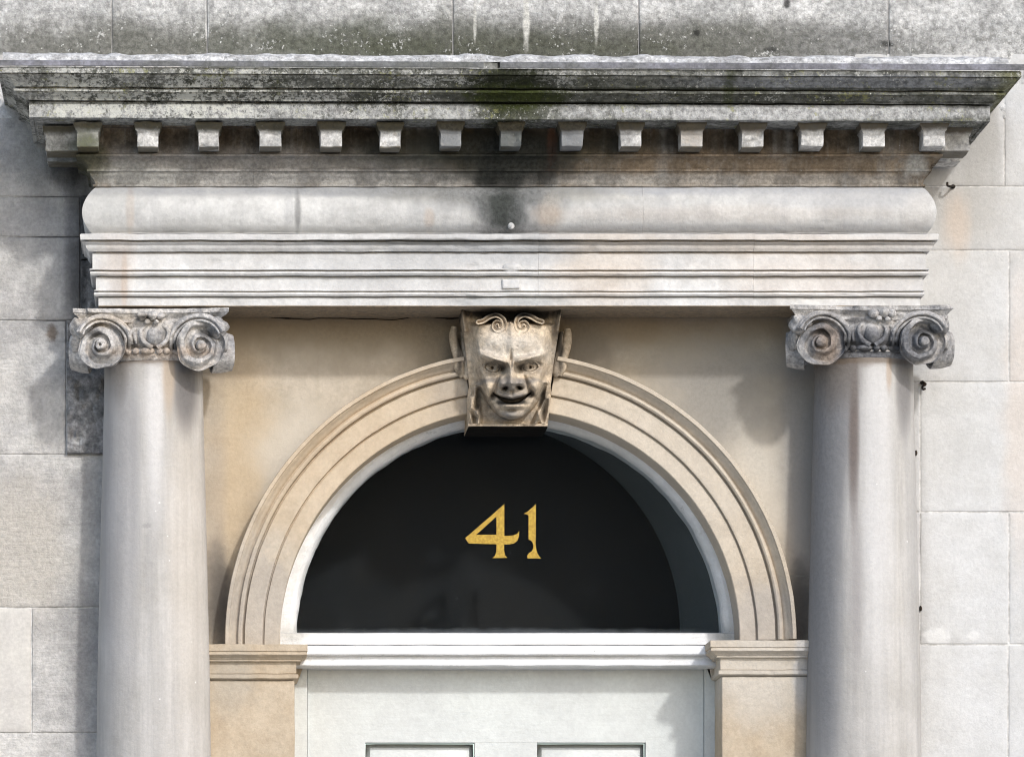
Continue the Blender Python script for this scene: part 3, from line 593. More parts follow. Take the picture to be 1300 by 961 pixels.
for i, u in enumerate((112, 188, 264.5, 343, 420, 496, 572.5, 649, 726, 801.5, 878.5, 956, 1031.5, 1109, 1186)):
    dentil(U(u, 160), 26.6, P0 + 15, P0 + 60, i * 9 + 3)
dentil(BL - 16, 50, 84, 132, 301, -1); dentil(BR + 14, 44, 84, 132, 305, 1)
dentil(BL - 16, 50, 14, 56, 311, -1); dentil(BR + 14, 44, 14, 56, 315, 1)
# small worn boss and patch repairs on the architrave
q, f = ball((U(649, 118), V(287, 118), 116), (4.2, 4.2, 4), noise=.15); mk('boss', q, f, M['mortar'], ent)
q, f = slab(U(638, 104), U(660, 104), V(355, 104), V(366.5, 104), 106.2, depth=8, rough=.8, step=2, seed=99, rnd=1.2); mk('repair_patch', q, f, M['architrave'], ent)
q, f = ball((U(650, 108), V(340, 108), 105), (13, 6.5, 6), noise=.2, seed=4); mk('repair_patch', q, f, M['architrave'], ent)

# lead flashing with its mortar fillet along the top of the cornice
flash = empty('lead_flashing', (650, 84, P0 + 110), 'dull lead strip with white mortar fillet along the cornice top edge', 'flashing')
def strip(ua, ub, pts, mat, name, seed, rough, chip, wav=0):
    pr = np.array([(o, V(v, P0 + o)) for o, v in pts]); pr = resample([tuple(r) for r in pr] , 1.5)
    xa, xb = U(ua, P0 + 118), U(ub, P0 + 118); nn = int((xb - xa) / 3)
    A = np.zeros((nn + 1, len(pr), 3)); A[..., 0] = np.linspace(xa, xb, nn + 1)[:, None]; A[..., 1] = pr[None, :, 1]; A[..., 2] = P0 + pr[None, :, 0]
    Q = A.reshape(-1, 3); dv = fbm(Q, .03, 3, seed) * rough; topw = sstep(V(78, 220), V(72, 220), Q[:, 1])
    Q[:, 2] += fbm(Q, .07, 3, seed + 3) * rough + dv; Q[:, 1] += dv * .4 + fbm(Q * np.array([1, 0, 0]), .06, 4, seed + 6) * wav * topw + tilt(Q[:, 0])
    F = grid_faces(nn + 1, len(pr), wrap_v=True); m = len(pr)
    F.append(list(range(m))); F.append([nn * m + i for i in range(m)][::-1])
    return mk(name, Q, F, M[mat], flash, angle=45)
strip(-4, 614, [(60, 86.5), (116, 86.5), (119, 86), (119, 80), (117, 79.4), (60, 79.4)], 'lead', 'lead_strip', 5, .5, 0)
strip(635, 1312, [(60, 87), (116, 87), (119, 86.6), (119, 80), (117, 79.4), (60, 79.4)], 'lead', 'lead_strip', 8, .5, 0)
strip(3, 1281, [(60, 79.2), (115, 79.2), (113.5, 77.5), (112, 76), (108, 73), (100, 71), (60, 71)], 'mortar', 'mortar_fillet', 15, 1.1, 0, 3.2)

# ------------------------------------------------------------------ arch (archivolt in two halves) 
arch = empty('arch', (CX, CV, 0), 'moulded honey stone arch with stepped bands round the fanlight', 'arch')
def ring_band(prof_rp, a0, a1, mat, name, parent, seed=0, rough=.35, chip=.6, da=.7, cx=CX, cv=CV, step=1.8):
    pr = resample(prof_rp, step)
    n = max(3, int(abs(a1 - a0) / da)); ang = np.radians(np.linspace(a0, a1, n + 1))
    r = pr[:, 0]; p = pr[:, 1]
    rr = r[None] + 0 * ang[:, None]
    A = np.stack([cx + rr * np.cos(ang)[:, None], cv - rr * np.sin(ang)[:, None], p[None] + 0 * rr], -1)
    Q = A.reshape(-1, 3)
    Q[:, 2] += fbm(Q, .05, 3, seed) * rough - sstep(.3, .6, fbm(Q, .07, 3, seed + 9)) * chip
    dr = fbm(Q, .05, 2, seed + 4) * rough
    ca = np.repeat(np.cos(ang), len(r)); sa = np.repeat(np.sin(ang), len(r))
    Q[:, 0] += ca * dr; Q[:, 1] -= sa * dr
    F = grid_faces(n + 1, len(r), wrap_v=True); m = len(r)
    F.append(list(range(m))); F.append([n * m + i for i in range(m)][::-1])
    return mk(name, Q, F, M[mat], parent, angle=40)
KA = 9.5
cuts_l = [181.2, 152, 124, 90 + KA]; cuts_r = [90 - KA, 60, 29, 0]
for cuts in (cuts_l, cuts_r):
    for k, (a, c) in enumerate(zip(cuts[:-1], cuts[1:])):
        g_ = -.012
        ring_band([(291, -70), (291, 13), (292, 14), (311, 14.5), (311.3, 11.5), (313, 11.5), (313.8, 18), (315, 18.6), (335.8, 19), (336.2, 14), (338.2, 14), (339.2, 23), (341, 24.5), (344, 24), (344.6, 18.5), (346.2, 18.5), (348, 21), (351, 24), (354.5, 29), (355.4, 29.5), (355.6, 32), (356.2, 33), (360.3, 33), (361, 32), (361, -12), (330, -70)],
                  a - g_, c + g_, 'arch', 'voussoir', arch, seed=k * 7 + int(a))

# ------------------------------------------------------------------ fanlight
fan = empty('fanlight', (CX, 803, -45), 'dark half-round fanlight in a white painted frame with gilt number 41', 'window')
FX, FV = 650.0, 802.5
ring_band([(303, -95), (303, -50), (291, -49), (281, -49), (276, -53), (273.5, -58), (272, -66), (272, -95)], 183, -3, 'paint', 'frame', fan, seed=3, rough=1.5, chip=1.2, cx=FX, cv=FV)
sill = Bag()
def hbar(b, x0, x1, pts, seed, rough=.35, step=6):
    pr = resample(pts, 1.5); nn = int((x1 - x0) / step)
    A = np.zeros((nn + 1, len(pr), 3)); A[..., 0] = np.linspace(x0, x1, nn + 1)[:, None]; A[..., 1] = pr[None, :, 0]; A[..., 2] = pr[None, :, 1]
    Q = A.reshape(-1, 3); Q[:, 1] += fbm(Q, .03, 2, seed) * rough; Q[:, 2] += fbm(Q, .05, 3, seed + 1) * rough
    m = len(pr); F = grid_faces(nn + 1, m, wrap_v=True); F.append(list(range(m))); F.append([nn * m + i for i in range(m)][::-1])
    b.add(Q, F)
hbar(sill, 352, 941, [(V(803, -50), -95), (V(803, -50), -50), (V(804, -46), -46), (V(818, -46), -46), (V(818.6, -46), -95)], 5)
sill.build('sill', M['paint'], fan)
half = [(FX + 274 * math.cos(a), FV - 274 * math.sin(a)) for a in np.linspace(0, math.pi, 80)]
gv = [(x, min(v, 806), -66) for x, v in half] + [(x, min(v, 806), -68) for x, v in half]
n = len(half)
gf = [list(range(n)), list(range(2 * n - 1, n - 1, -1))] + [[i, (i + 1) % n, n + (i + 1) % n, n + i] for i in range(n)]
mk('glass_pane', gv, gf, M['glass'], fan, smooth=False)
# gilt numerals on the pane
def digit(outer, hole):
    to = lambda P_: [(U(560 + a / 8.125, -65), V(620 + c / 8.125, -65)) for a, c in P_]
    loops = [to(outer)] + ([to(hole)] if hole else [])
    tri = tessellate_polygon([[Vector((x, v, 0)) for x, v in L] for L in loops])
    pts = [q for L in loops for q in L]; n = len(pts)
    vv = [(x, v, -65.0) for x, v in pts] + [(x, v, -65.8) for x, v in pts]
    ff = [list(t) for t in tri] + [[i + n for i in t[::-1]] for t in tri]
    s = 0
    for L in loops:
        m = len(L); ff += [[s + i, s + (i + 1) % m, n + s + (i + 1) % m, n + s + i] for i in range(m)]; s += m
    return mk('digit', vv, ff, M['gold'], fan, smooth=False)
digit([(652, 160), (652, 487), (700, 487), (750, 481), (785, 466), (806, 436), (803, 495), (786, 538), (752, 565), (700, 576), (650, 577), (650, 640), (660, 688), (684, 714), (528, 717), (556, 692), (570, 650), (572, 574), (420, 570), (285, 566), (266, 538), (248, 510), (300, 468), (400, 380), (500, 295), (590, 215)],
      [(571, 288), (571, 476), (362, 476), (430, 415), (510, 343)])
digit([(978, 158), (976, 480), (974, 570), (980, 620), (994, 668), (1012, 700), (1032, 719), (893, 720), (888, 690), (908, 664), (936, 646), (951, 615), (952, 580), (940, 548), (922, 532), (902, 526), (902, 275), (880, 266), (853, 259), (890, 240), (940, 197)], None)
# reveal behind the pane: splayed dark lining closing on a dark board
BD = -193
na = 90
ang = np.linspace(0, math.pi, na)
def ringpts(cx, cv, r, p, drop): 
    a = [(cx + r * math.cos(t), cv - r * math.sin(t), p) for t in ang]
    return [(a[0][0], 830, p)] + a + [(a[-1][0], 830, p)]
r1 = ringpts(FX, FV, 275, -92, 0); r2 = ringpts(U(597, BD), V(800, BD), 266 * (1 - BD / D), BD, 0); r3 = ringpts(FX, FV, 300, -92, 0); r4 = ringpts(CX, 812, 320, BD - 4, 0)
m = len(r1); A = np.array([r3, r1, r2, r4]); Q = A.reshape(-1, 3)
mk('lining', Q, grid_faces(4, m, wrap_u=True), M['lining'], fan, angle=30)
bd = Bag(); bd.box(CX - 330, CX + 330, 490, 840, BD - 12, BD - 2); bd.build('backing_board', M['board'], fan, smooth=False)

# ------------------------------------------------------------------ door and transom
door = empty('front_door', (CX, GROUND_V, -60), 'pale grey painted door in shade under the white transom', 'door', kind='thing')
tr_ = Bag()
hbar(tr_, 366, 926, [(V(818.8, -34), -90), (V(818.8, -34), -36), (V(820, -30), -28), (V(822, -28), -26), (V(830, -26), -25), (V(832, -26), -27), (V(832.5, -30), -33), (V(836, -32), -33), (V(839, -28), -30), (V(844, -26), -27), (V(846.5, -30), -33), (V(847, -36), -90)], 15)
tr_.build('transom', M['paint'], door)
leaf = Bag()
DL, DR, DT, DB = 392.0, 900.0, V(847, -70), GROUND_V - 6
stile = 74
leaf.box(DL, DL + stile, DT, DB, -95, -70); leaf.box(DR - stile, DR, DT, DB, -95, -70); leaf.box(CX - 40, CX + 40, DT + 96, DB, -95, -70.6)
for v0, v1 in ((DT, DT + 96), (DT + 360, DT + 440), (DT + 800, DT + 920), (DB - 130, DB)):
    leaf.box(DL + stile, DR - stile, v0, v1, -95, -70.3)
leaf.build('door_leaf', M['door_paint'], door, smooth=False)
for v0, v1 in ((DT + 96, DT + 360), (DT + 440, DT + 800), (DT + 920, DB - 130)):
    for x0, x1 in ((DL + stile, CX - 40), (CX + 40, DR - stile)):
        q, f = slab(x0 + 1, x1 - 1, v0 + 1, v1 - 1, -80, depth=10, rough=.05, rnd=14, step=30); mk('panel', q, f, M['door_paint'], door)
fm = Bag(); fm.box(352, DL - .6, DT + .5, GROUND_V - 1, -100, -62); fm.box(DR + .6, 941, DT + .5, GROUND_V - 1, -100, -62); fm.build('door_frame', M['door_paint'], door, smooth=False)

# ------------------------------------------------------------------ imposts on their jambs
def impost(u_out, u_in, vt, sgn, label, seed):
    """u_out: end against the column, u_in: end at the opening; sgn +1 when the opening lies to the right"""
    t = empty('impost', (U((u_out + u_in) / 2, 40), GROUND_V, 20), label, 'impost', 'imposts carrying the arch', 'thing')
    P1 = 28.0
    dv = vt - 817
    pts = [(16, 817), (16, 825.5), (14.5, 826), (14.5, 827), (15, 827.6), (15.5, 830), (13, 832), (10, 834), (8.5, 836), (7, 837), (7.5, 838.5), (3.5, 839), (2, 839.6), (2, 854), (.8, 854.6), (4.6, 855.4), (4.6, 860), (3, 861), (0, 862)]
    pr = [(o, V(v + dv, P1 + o)) for o, v in pts]
    pr = resample(pr, 1.6)
    o = pr[:, 0]; v = pr[:, 1]
    xi = U(u_in, 44) - sgn * 16; xo = U(u_out, 40)
    cols = []
    for q in np.linspace(-60, 1, 16)[:-1]: cols.append(np.stack([xi + sgn * o * 1.0, v, q + (P1 + o - 1) * (q + 60) / 61], 1))
    for t_ in np.linspace(0, 1, 40): cols.append(np.stack([(xi + sgn * o) * (1 - t_) + xo * t_, v, P1 + o], 1))
    A = np.array(cols); Q = A.reshape(-1, 3)
    Q[:, 2] += fbm(Q, .06, 3, seed) * .5 - sstep(.3, .6, fbm(Q, .09, 2, seed + 2)) * 1.0; Q[:, 1] += fbm(Q, .06, 2, seed + 5) * .5
    nc, m = A.shape[:2]
    # close at the top and behind
    topb = np.stack([A[:, 0, 0], A[:, 0, 1], np.full(nc, -60.0)], 1); botb = np.stack([A[:, -1, 0], A[:, -1, 1], np.full(nc, -60.0)], 1)
    Z = np.concatenate([topb[:, None], Q.reshape(nc, m, 3), botb[:, None]], 1); m += 2
    F = grid_faces(nc, m, wrap_v=True); F.append(list(range(m))); F.append([(nc - 1) * m + i for i in range(m)][::-1])
    mk('cap_moulding', Z.reshape(-1, 3), F, M['impost'], t, angle=40)
    jb = Bag(); x0, x1 = sorted((xi, xo))
    q, f = slab(x0, x1, V(862 + dv, P1) + .4, GROUND_V - 1, P1 - .5, depth=90, rough=.4, step=12, seed=seed, rnd=1.5)
    mk('jamb', q, f, M['impost'], t, angle=45)
impost(262, 390.5, 817.5, 1, 'warm ochre moulded impost beside the left column under the arch foot', 51)
impost(1028, 902, 812.5, -1, 'paler cream moulded impost beside the right column under the arch foot', 61)

# ------------------------------------------------------------------ columns
AX = 38.0     # column axis stands this far off the wall
def lathe(cx, pr, ns=96, seed=0, rough=.3, ap=AX):
    a = np.linspace(0, 2 * math.pi, ns, endpoint=False)
    r = pr[:, 0]; v = pr[:, 1]
    A = np.stack([cx + np.cos(a)[:, None] * r[None], v[None] + 0 * a[:, None], ap + np.sin(a)[:, None] * r[None]], -1)
    Q = A.reshape(-1, 3); d = fbm(Q, .03, 3, seed) * rough
    Q[:, 0] += d * np.repeat(np.cos(a), len(r)); Q[:, 2] += d * np.repeat(np.sin(a), len(r))
    m = len(r); F = grid_faces(ns, m, wrap_u=True)
    F.append([i * m for i in range(ns)]); F.append([i * m + m - 1 for i in range(ns)][::-1])
    return Q, F
def scroll(R, turns_dir, seed, depth=5.0, thick=20, eye=3.5, hole=False, nr=46, nt=110):
    """carved volute: (a, b, c) local: right, down, outwards"""
    r = np.linspace(0, R, nr); th = np.linspace(0, 2 * math.pi, nt, endpoint=False)
    Rr, T = np.meshgrid(r, th, indexing='ij')
    k = .40
    ph = np.log(np.maximum(Rr, .5) / R) / math.log(k) - turns_dir * T / (2 * math.pi) + .35
    t = ph - np.floor(ph)
    amp = depth * (.45 + .55 * Rr / R)
    h = -amp * (sstep(0.26, .38, t) * sstep(1.0, .72, t)) * 1.7
    h += 4.0 * (1 - Rr / R)                       # boss rises to the eye
    e = sstep(eye * 2.0, eye * 1.5, Rr); h = h * (1 - e) + e * (7.0 + 2.2 * np.sqrt(np.clip(1 - (Rr / (eye * 2)) ** 2, 0, 1)))
    if hole: h -= 5 * sstep(2.2, 1.2, Rr)
    h *= sstep(1.04, .93, Rr / R) * .9 + .1
    wob = 1 + .035 * np.sin(T * 3 + seed) + .02 * np.sin(T * 7 + seed * 2)
    A = np.stack([Rr * wob * np.cos(T), Rr * wob * np.sin(T), h], -1)
    ring2 = np.stack([R * .985 * wob[-1] * np.cos(th), R * .985 * wob[-1] * np.sin(th), np.full(nt, -thick * .5)], -1)
    ring3 = np.stack([R * .85 * np.cos(th), R * .85 * np.sin(th), np.full(nt, -thick * 1.0)], -1)
    A = np.concatenate([A, ring2[None], ring3[None]], 0)
    Q = A.reshape(-1, 3)
    Q[:, 2] += fbm(Q + seed * 31, .12, 3, seed) * .9; Q[:, 0] += fbm(Q + seed * 17, .1, 2, seed + 1) * .5; Q[:, 1] += fbm(Q + seed * 7, .1, 2, seed + 2) * .5
    F = grid_faces(nr + 2, nt, wrap_v=True); F.append([(nr + 1) * nt + i for i in range(nt)])
    return Q, F
def place(Q, x, v, p, yaw):
    c, s = math.cos(yaw), math.sin(yaw)
    return np.stack([x + Q[:, 0] * c - Q[:, 2] * s, v + Q[:, 1], p + Q[:, 2] * c + Q[:, 0] * s], 1)
def column(uc, ul, ur, vab, vols, label, seed):
    """uc axis; ul, ur abacus ends; vols: ((u, v, R) left, right)"""
    pc = AX + 82
    cx = U(uc, AX)
    t = empty('column', (cx, GROUND_V, AX), label, 'column', 'columns flanking the doorway', 'thing')
    sc = 1 - AX / D
    pr = [(40, 440), (64.5, 452), (66, 454), (65.5, 457), (63.4, 458.5), (62.6, 462), (62.4, 480), (64.2, 560), (66.8, 660), (69.6, 780), (71.6, 870), (73, 1000), (74, 1250), (74.4, 1700), (74.4, 2000)]
    pr = [(r * sc, V(v, AX)) for r, v in pr]
    pr = resample(pr, 9)
    q, f = lathe(cx, pr, seed=seed); mk('shaft', q, f, M['shaft'], t, angle=50)
    bs = [(74, V(2000, AX)), (80, V(2004, AX)), (80, 2010), (78, 2014), (86, 2022), (88, 2032), (84, 2040), (90, 2044), (98, 2056), (98, 2066), (92, 2076), (92, GROUND_V - .5)]
    q, f = lathe(cx, resample(bs, 5), seed=seed + 1, ns=64); mk('base', q, f, M['shaft'], t, angle=50)
    # capital: abacus is the part, its carving hangs below as sub-parts
    half = (U(ur, pc) - U(ul, pc)) / 2; ac = (U(ur, pc) + U(ul, pc)) / 2
    cz = V(vab, pc)
    N4 = 44
    plan = []
    s_ = np.linspace(-1, 1, N4, endpoint=False)
    for side in range(4):
        for a in s_:
            inn = 1 - .13 * (1 - abs(a) ** 2.2)
            q2 = {0: (a, inn), 1: (inn, -a), 2: (-a, -inn), 3: (-inn, a)}[side]
            plan.append(q2)
    plan = np.array(plan)
    lv = resample([(0, 0), (0, 0.5), (0.5, 5.2), (-1.5, 5.8), (-2, 6.6), (-4, 8.5), (-6.5, 11), (-7, 12.5), (-5.5, 13), (-5.5, 16.5), (-9, 18)], 1.6)
    A = np.zeros((len(plan), len(lv), 3))
    dp = (half - 14) * .95
    for i, (o, z) in enumerate(lv):
        A[:, i, 0] = ac + plan[:, 0] * (half + o); A[:, i, 1] = cz + z; A[:, i, 2] = AX + plan[:, 1] * (dp + 14 + o) * .86
    Q = A.reshape(-1, 3)
    n1 = fbm(Q, .08, 3, seed + 11) * 1.3; c1 = sstep(.05, .5, fbm(Q, .05, 3, seed + 13)) * 6
    dirx = np.repeat(plan[:, 0], len(lv)); dirp = np.repeat(plan[:, 1], len(lv))
    Q[:, 0] += dirx * (n1 - c1); Q[:, 2] += dirp * (n1 - c1); Q[:, 1] += fbm(Q, .06, 2, seed + 15) * 1.0
    m = len(lv); F = grid_faces(len(plan), m, wrap_u=True)
    F.append([i * m for i in range(len(plan))]); F.append([i * m + m - 1 for i in range(len(plan))][::-1])
    cap = mk('capital', Q, F, M['capital'], t, angle=40)
    # core drum between the scrolls
    zv = lambda d: V(vab + d, AX + 66)
    q, f = lathe(cx, resample([(50, zv(14)), (70, zv(16)), (72, zv(20)), (70, zv(32)), (66, zv(44)), (61, zv(50)), (63, zv(52)), (66, zv(60)), (63, zv(66))], 3), seed=seed + 2)
    mk('echinus', q, f, M['capital'], cap, angle=40)
    for k, (vu, vv, R) in enumerate(vols):
        sg = -1 if k == 0 else 1
        q, f = scroll(R, 1 if k == 0 else -1, seed + k, hole=(k == 0 and seed < 200), depth=6.5)
        mk('volute', place(q, U(vu, pc), V(vv, pc), AX + 78, sg * -.16), f, M['capital'], cap, angle=50)
        # side scroll of the same corner, turned to the flank
        q, f = scroll(R * .86, -1 if k == 0 else 1, seed + k + 4, depth=5, thick=26)
        mk('volute', place(q, ac + sg * (half - (27 if sg < 0 else 22)), V(vv + 3, pc), AX + 34, -sg * -1.42), f, M['capital'], cap, angle=50)
        # channel band rising from the egg and rolling over the scroll
        a = np.radians(np.linspace(18, 152, 30)); rr = np.linspace(R + 8.5, R + 1.0, 30)
        path = np.stack([U(vu, pc) - sg * rr * np.cos(a), V(vv, pc) - rr * np.sin(a) * 1.03, AX + 80 - 12 * np.cos(a) * 1.0], 1)
        start = np.array([[U(vu, pc) - sg * (R + 6), V(vv, pc) + 6, AX + 56]])
        path = np.vstack([start, path])
        for dr, rad, dp_ in ((0, 2.0, 1.5), (-5.0, 1.6, 0)):
            pp = path.copy(); cen = np.array([U(vu, pc), V(vv, pc)])
            dlt = pp[:, :2] - cen; L = np.linalg.norm(dlt, axis=1)[:, None]; pp[:, :2] = cen + dlt * (L + dr) / L; pp[:, 2] += dp_
            q, f = tube(pp, np.linspace(rad * 1.25, rad * .8, len(pp)), 8); q += fbm(q, .15, 2, seed + 40 + k)[:, None] * .5
            mk('channel_fillet', q, f, M['capital'], cap, angle=60)
        pp = path.copy(); pp[:, 2] -= 5
        q, f = tube(pp, np.linspace(6.0, 4.5, len(pp)), 10, flat=.55); mk('channel', q, f, M['capital'], cap, angle=60)
    # egg, darts and leaves between
    q, f = ball((cx + 2, zv(36), AX + 66), (10.5, 13.5, 11), 18, 14, .05, seed); mk('egg', q, f, M['capital'], cap)
    for sg in (-1, 1):
        path = spline([(cx + 2 + sg * 6, zv(20), AX + 68), (cx + 2 + sg * 17, zv(30), AX + 70), (cx + 2 + sg * 14, zv(43), AX + 69), (cx + 2 + sg * 3, zv(51.5), AX + 70)], 18)
        q, f = tube(path, np.linspace(2.2, 3.2, 18), 8); mk('egg_shell', q, f, M['capital'], cap, angle=60)
        path = spline([(cx + 2 + sg * 26, zv(27), AX + 64), (cx + 2 + sg * 25, zv(36), AX + 66), (cx + 2 + sg * 23, zv(46), AX + 66)], 12)
        q, f = tube(path, np.linspace(4, 1.2, 12), 8); mk('dart', q, f, M['capital'], cap, angle=60)
        path = spline([(cx + 2 + sg * 22, zv(26), AX + 66), (cx + 2 + sg * 31, zv(34), AX + 66), (cx + 2 + sg * 30, zv(46), AX + 62)], 12)
        q, f = tube(path, np.linspace(2.6, 4.0, 12), 8); mk('leaf', q, f, M['capital'], cap, angle=60)
    for sg in (-1, 1):
        cb = Bag()
        cb.add(*ball((ac + sg * (half - 15), cz + 23, AX + 66), (13, 13, 16), 22, 16, .4, seed + 60 + sg)); cb.add(*ball((ac + sg * (half - 9), cz + 40, AX + 52), (9, 14, 14), 22, 16, .4, seed + 70 + sg))
        cb.build('corner_leaf', M['capital'], cap, angle=60)
    bd = Bag()
    th = -52.0
    kinds = [(8, 1), (4.4, 0), (4.4, 0), (9.5, 1), (4.4, 0), (4.4, 0), (9, 1), (4.4, 0)]
    x = -52.0
    for w, lng in kinds:
        xc = x + w; x += 2 * w + .6
        if abs(xc) > 62: continue
        pz = AX + math.sqrt(max(0, 67.5 ** 2 - xc * xc))
        bd.add(*ball((cx + xc, zv(55), pz - 1), (w, 4.4, 4.4), 12, 9, .06, int(xc) + 70))
    bd.build('beading', M['capital'], cap)
    fl = Bag(); fx = ac + (2 if seed < 200 else 14)
    for dx, dz, r in ((-11, 10, 6.5), (2, 9, 7), (12, 10, 5.5), (-4, 16, 4), (7, 17, 3.6)):
        fl.add(*ball((fx + dx, cz + dz, AX + dp * .86 + 6), (r, r * .85, r), 14, 10, .35, int(dx * 3 + seed + 90)))
    fl.build('fleuron', M['capital'], cap)
column(195, 88, 291, 390.5, ((128, 438, 29), (254.5, 438, 30.5)), 'grey white round column with pale ionic capital at the left of the doorway', 101)
column(1096.5, 1003, 1210, 387, ((1043, 433.5, 29.5), (1172.5, 433, 29)), 'grey white round column with dark grey ionic capital at the right of the doorway', 251)

# ------------------------------------------------------------------ keystone with a carved mask
key = empty('keystone', (650, 541, 20), 'carved stone keystone with a scowling grinning satyr mask above the fanlight', 'keystone')
KX = lambda c: 540 + c / 5.06
KV = lambda c: 370 + c / 5.06
nx, nv = 330, 380
t = np.linspace(0, 1, nv); cy = 112 + (864 - 112) * t
le = np.interp(cy, [112, 160, 300, 450, 600, 700, 864], [232, 236, 250, 268, 282, 268, 276]); re_ = np.interp(cy, [112, 160, 300, 450, 600, 700, 864], [872, 870, 850, 826, 806, 806, 784])
s = np.linspace(0, 1, nx)
CXg = le[None] + (re_ - le)[None] * s[:, None]; CYg = np.broadcast_to(cy[None], CXg.shape).copy()
def G(x0, y0, sx, sy, amp, rot=0):
    a = math.radians(rot); dx = CXg - x0; dy = CYg - y0
    u = dx * math.cos(a) + dy * math.sin(a); w = -dx * math.sin(a) + dy * math.cos(a)
    return amp * np.exp(-(u / sx) ** 2 - (w / sy) ** 2)
def dist_poly(pts):
    d = np.full(CXg.shape, 1e9)
    for a, c in zip(pts[:-1], pts[1:]):
        a = np.array(a, float); c = np.array(c, float); ab = c - a; L = ab @ ab + 1e-9
        k = np.clip(((CXg - a[0]) * ab[0] + (CYg - a[1]) * ab[1]) / L, 0, 1)
        d = np.minimum(d, np.hypot(CXg - a[0] - k * ab[0], CYg - a[1] - k * ab[1]))
    return d
fl_ = np.interp(cy, [112, 150, 300, 420, 520, 600, 660, 710, 760, 800, 826], [250, 250, 258, 276, 300, 328, 350, 376, 416, 466, 534])
fr_ = np.interp(cy, [112, 150, 300, 420, 520, 600, 660, 710, 760, 800, 826], [858, 858, 846, 830, 810, 786, 764, 738, 700, 648, 576])
xc = (fl_ + fr_) / 2; hw = (fr_ - fl_) / 2
q = np.abs(CXg - xc[None]) / np.maximum(hw[None], 1)
inside = sstep(1.0, .70, q) * sstep(836, 800, CYg)
face = 13 + 22 * np.sqrt(np.clip(1 - np.clip(q, 0, 1) ** 2.0, 0, 1)) - 8 * ((CYg - 520) / 380) ** 2
face += G(425, 335, 95, 75, 3.5) + G(668, 330, 95, 75, 3.5) - 3.0 * np.exp(-((CXg - 550) / 9) ** 2) * sstep(340, 400, CYg) * sstep(450, 420, CYg)
# brows
face += G(440, 432, 88, 21, 15, 20) + G(662, 431, 92, 21, 15, -17) + G(500, 440, 32, 30, 7) + G(602, 438, 32, 30, 7)
face += G(545, 330, 120, 60, 2.5) - G(550, 452, 9, 34, 7) - G(520, 468, 8, 14, 4, 20) - G(578, 466, 8, 14, 4, -20)
# eye sockets, lids, balls
for ex, ey, r in ((430, 490, 12), (674, 486, -10)):
    face -= G(ex, ey + 2, 60, 32, 18, r)
    a = math.radians(r); dx = CXg - ex; dy = CYg - ey; uu = dx * math.cos(a) + dy * math.sin(a); ww = -dx * math.sin(a) + dy * math.cos(a)
    er = np.hypot(uu / 50, ww / 30)
    face += 11 * np.sqrt(np.clip(1 - (er / .9) ** 2, 0, 1)) + 5.5 * np.exp(-((er - 1.02) / .15) ** 2) * (ww < 6) + 2.5 * np.exp(-((er - 1.02) / .15) ** 2) * (ww >= 6)
    rad = np.hypot(dx, dy)
    face -= 11 * np.exp(-(rad / 8) ** 2) + .9 * np.exp(-((rad - 18) / 3.5) ** 2)
face -= G(502, 500, 22, 26, 6) + G(600, 498, 22, 26, 6)
face += G(415, 546, 60, 18, 2.6, -20) + G(690, 542, 60, 18, 2.6, 20)
# cheeks
face += G(400, 618, 46, 50, 11) + G(710, 610, 46, 50, 11)
# nose
na_ = np.interp(CYg, [440, 480, 540, 590, 622, 640], [3, 9, 17, 23, 13, 0]); ns_ = np.interp(CYg, [440, 500, 560, 600, 640], [24, 26, 30, 36, 40])
face += na_ * np.exp(-((CXg - 552) / ns_) ** 2)
face += G(553, 588, 36, 28, 11) + G(492, 594, 26, 26, 17) + G(616, 590, 26, 26, 17) + G(553, 618, 14, 12, 6)
face -= G(517, 620, 19, 12, 24, -12) + G(602, 616, 19, 12, 24, 12) + G(462, 585, 12, 40, 7, 20) + G(646, 580, 12, 40, 7, -20)
# folds, lips, mouth, chin
face -= G(432, 655, 14, 52, 7, 28) + G(680, 645, 14, 52, 7, -28)
face += G(555, 660, 96, 30, 9) - G(556, 652, 10, 20, 3.5)
xm = CXg - 556; yu = 688 - (xm / 122) ** 2 * 38 + 7 * np.exp(-(xm / 20) ** 2); yl = 719 - (xm / 122) ** 2 * 66
mw = sstep(128, 116, np.abs(xm))
face -= 25 * sstep(-6, 6, np.minimum(CYg - yu, yl - CYg)) * mw
face += 6 * np.exp(-((CYg - yu + 15) / 11) ** 2) * sstep(112, 70, np.abs(xm)) + 10 * np.exp(-((CYg - 736) / 15) ** 2) * np.exp(-(xm / 66) ** 4)
face -= G(438, 662, 16, 18, 10) + G(680, 652, 18, 22, 10) + G(556, 764, 34, 9, 4.5)
face += G(556, 795, 60, 26, 9) + G(452, 745, 32, 28, 4) + G(668, 735, 32, 28, 4) - G(718, 700, 8, 40, 4, -28) - G(398, 712, 8, 40, 4, 28)
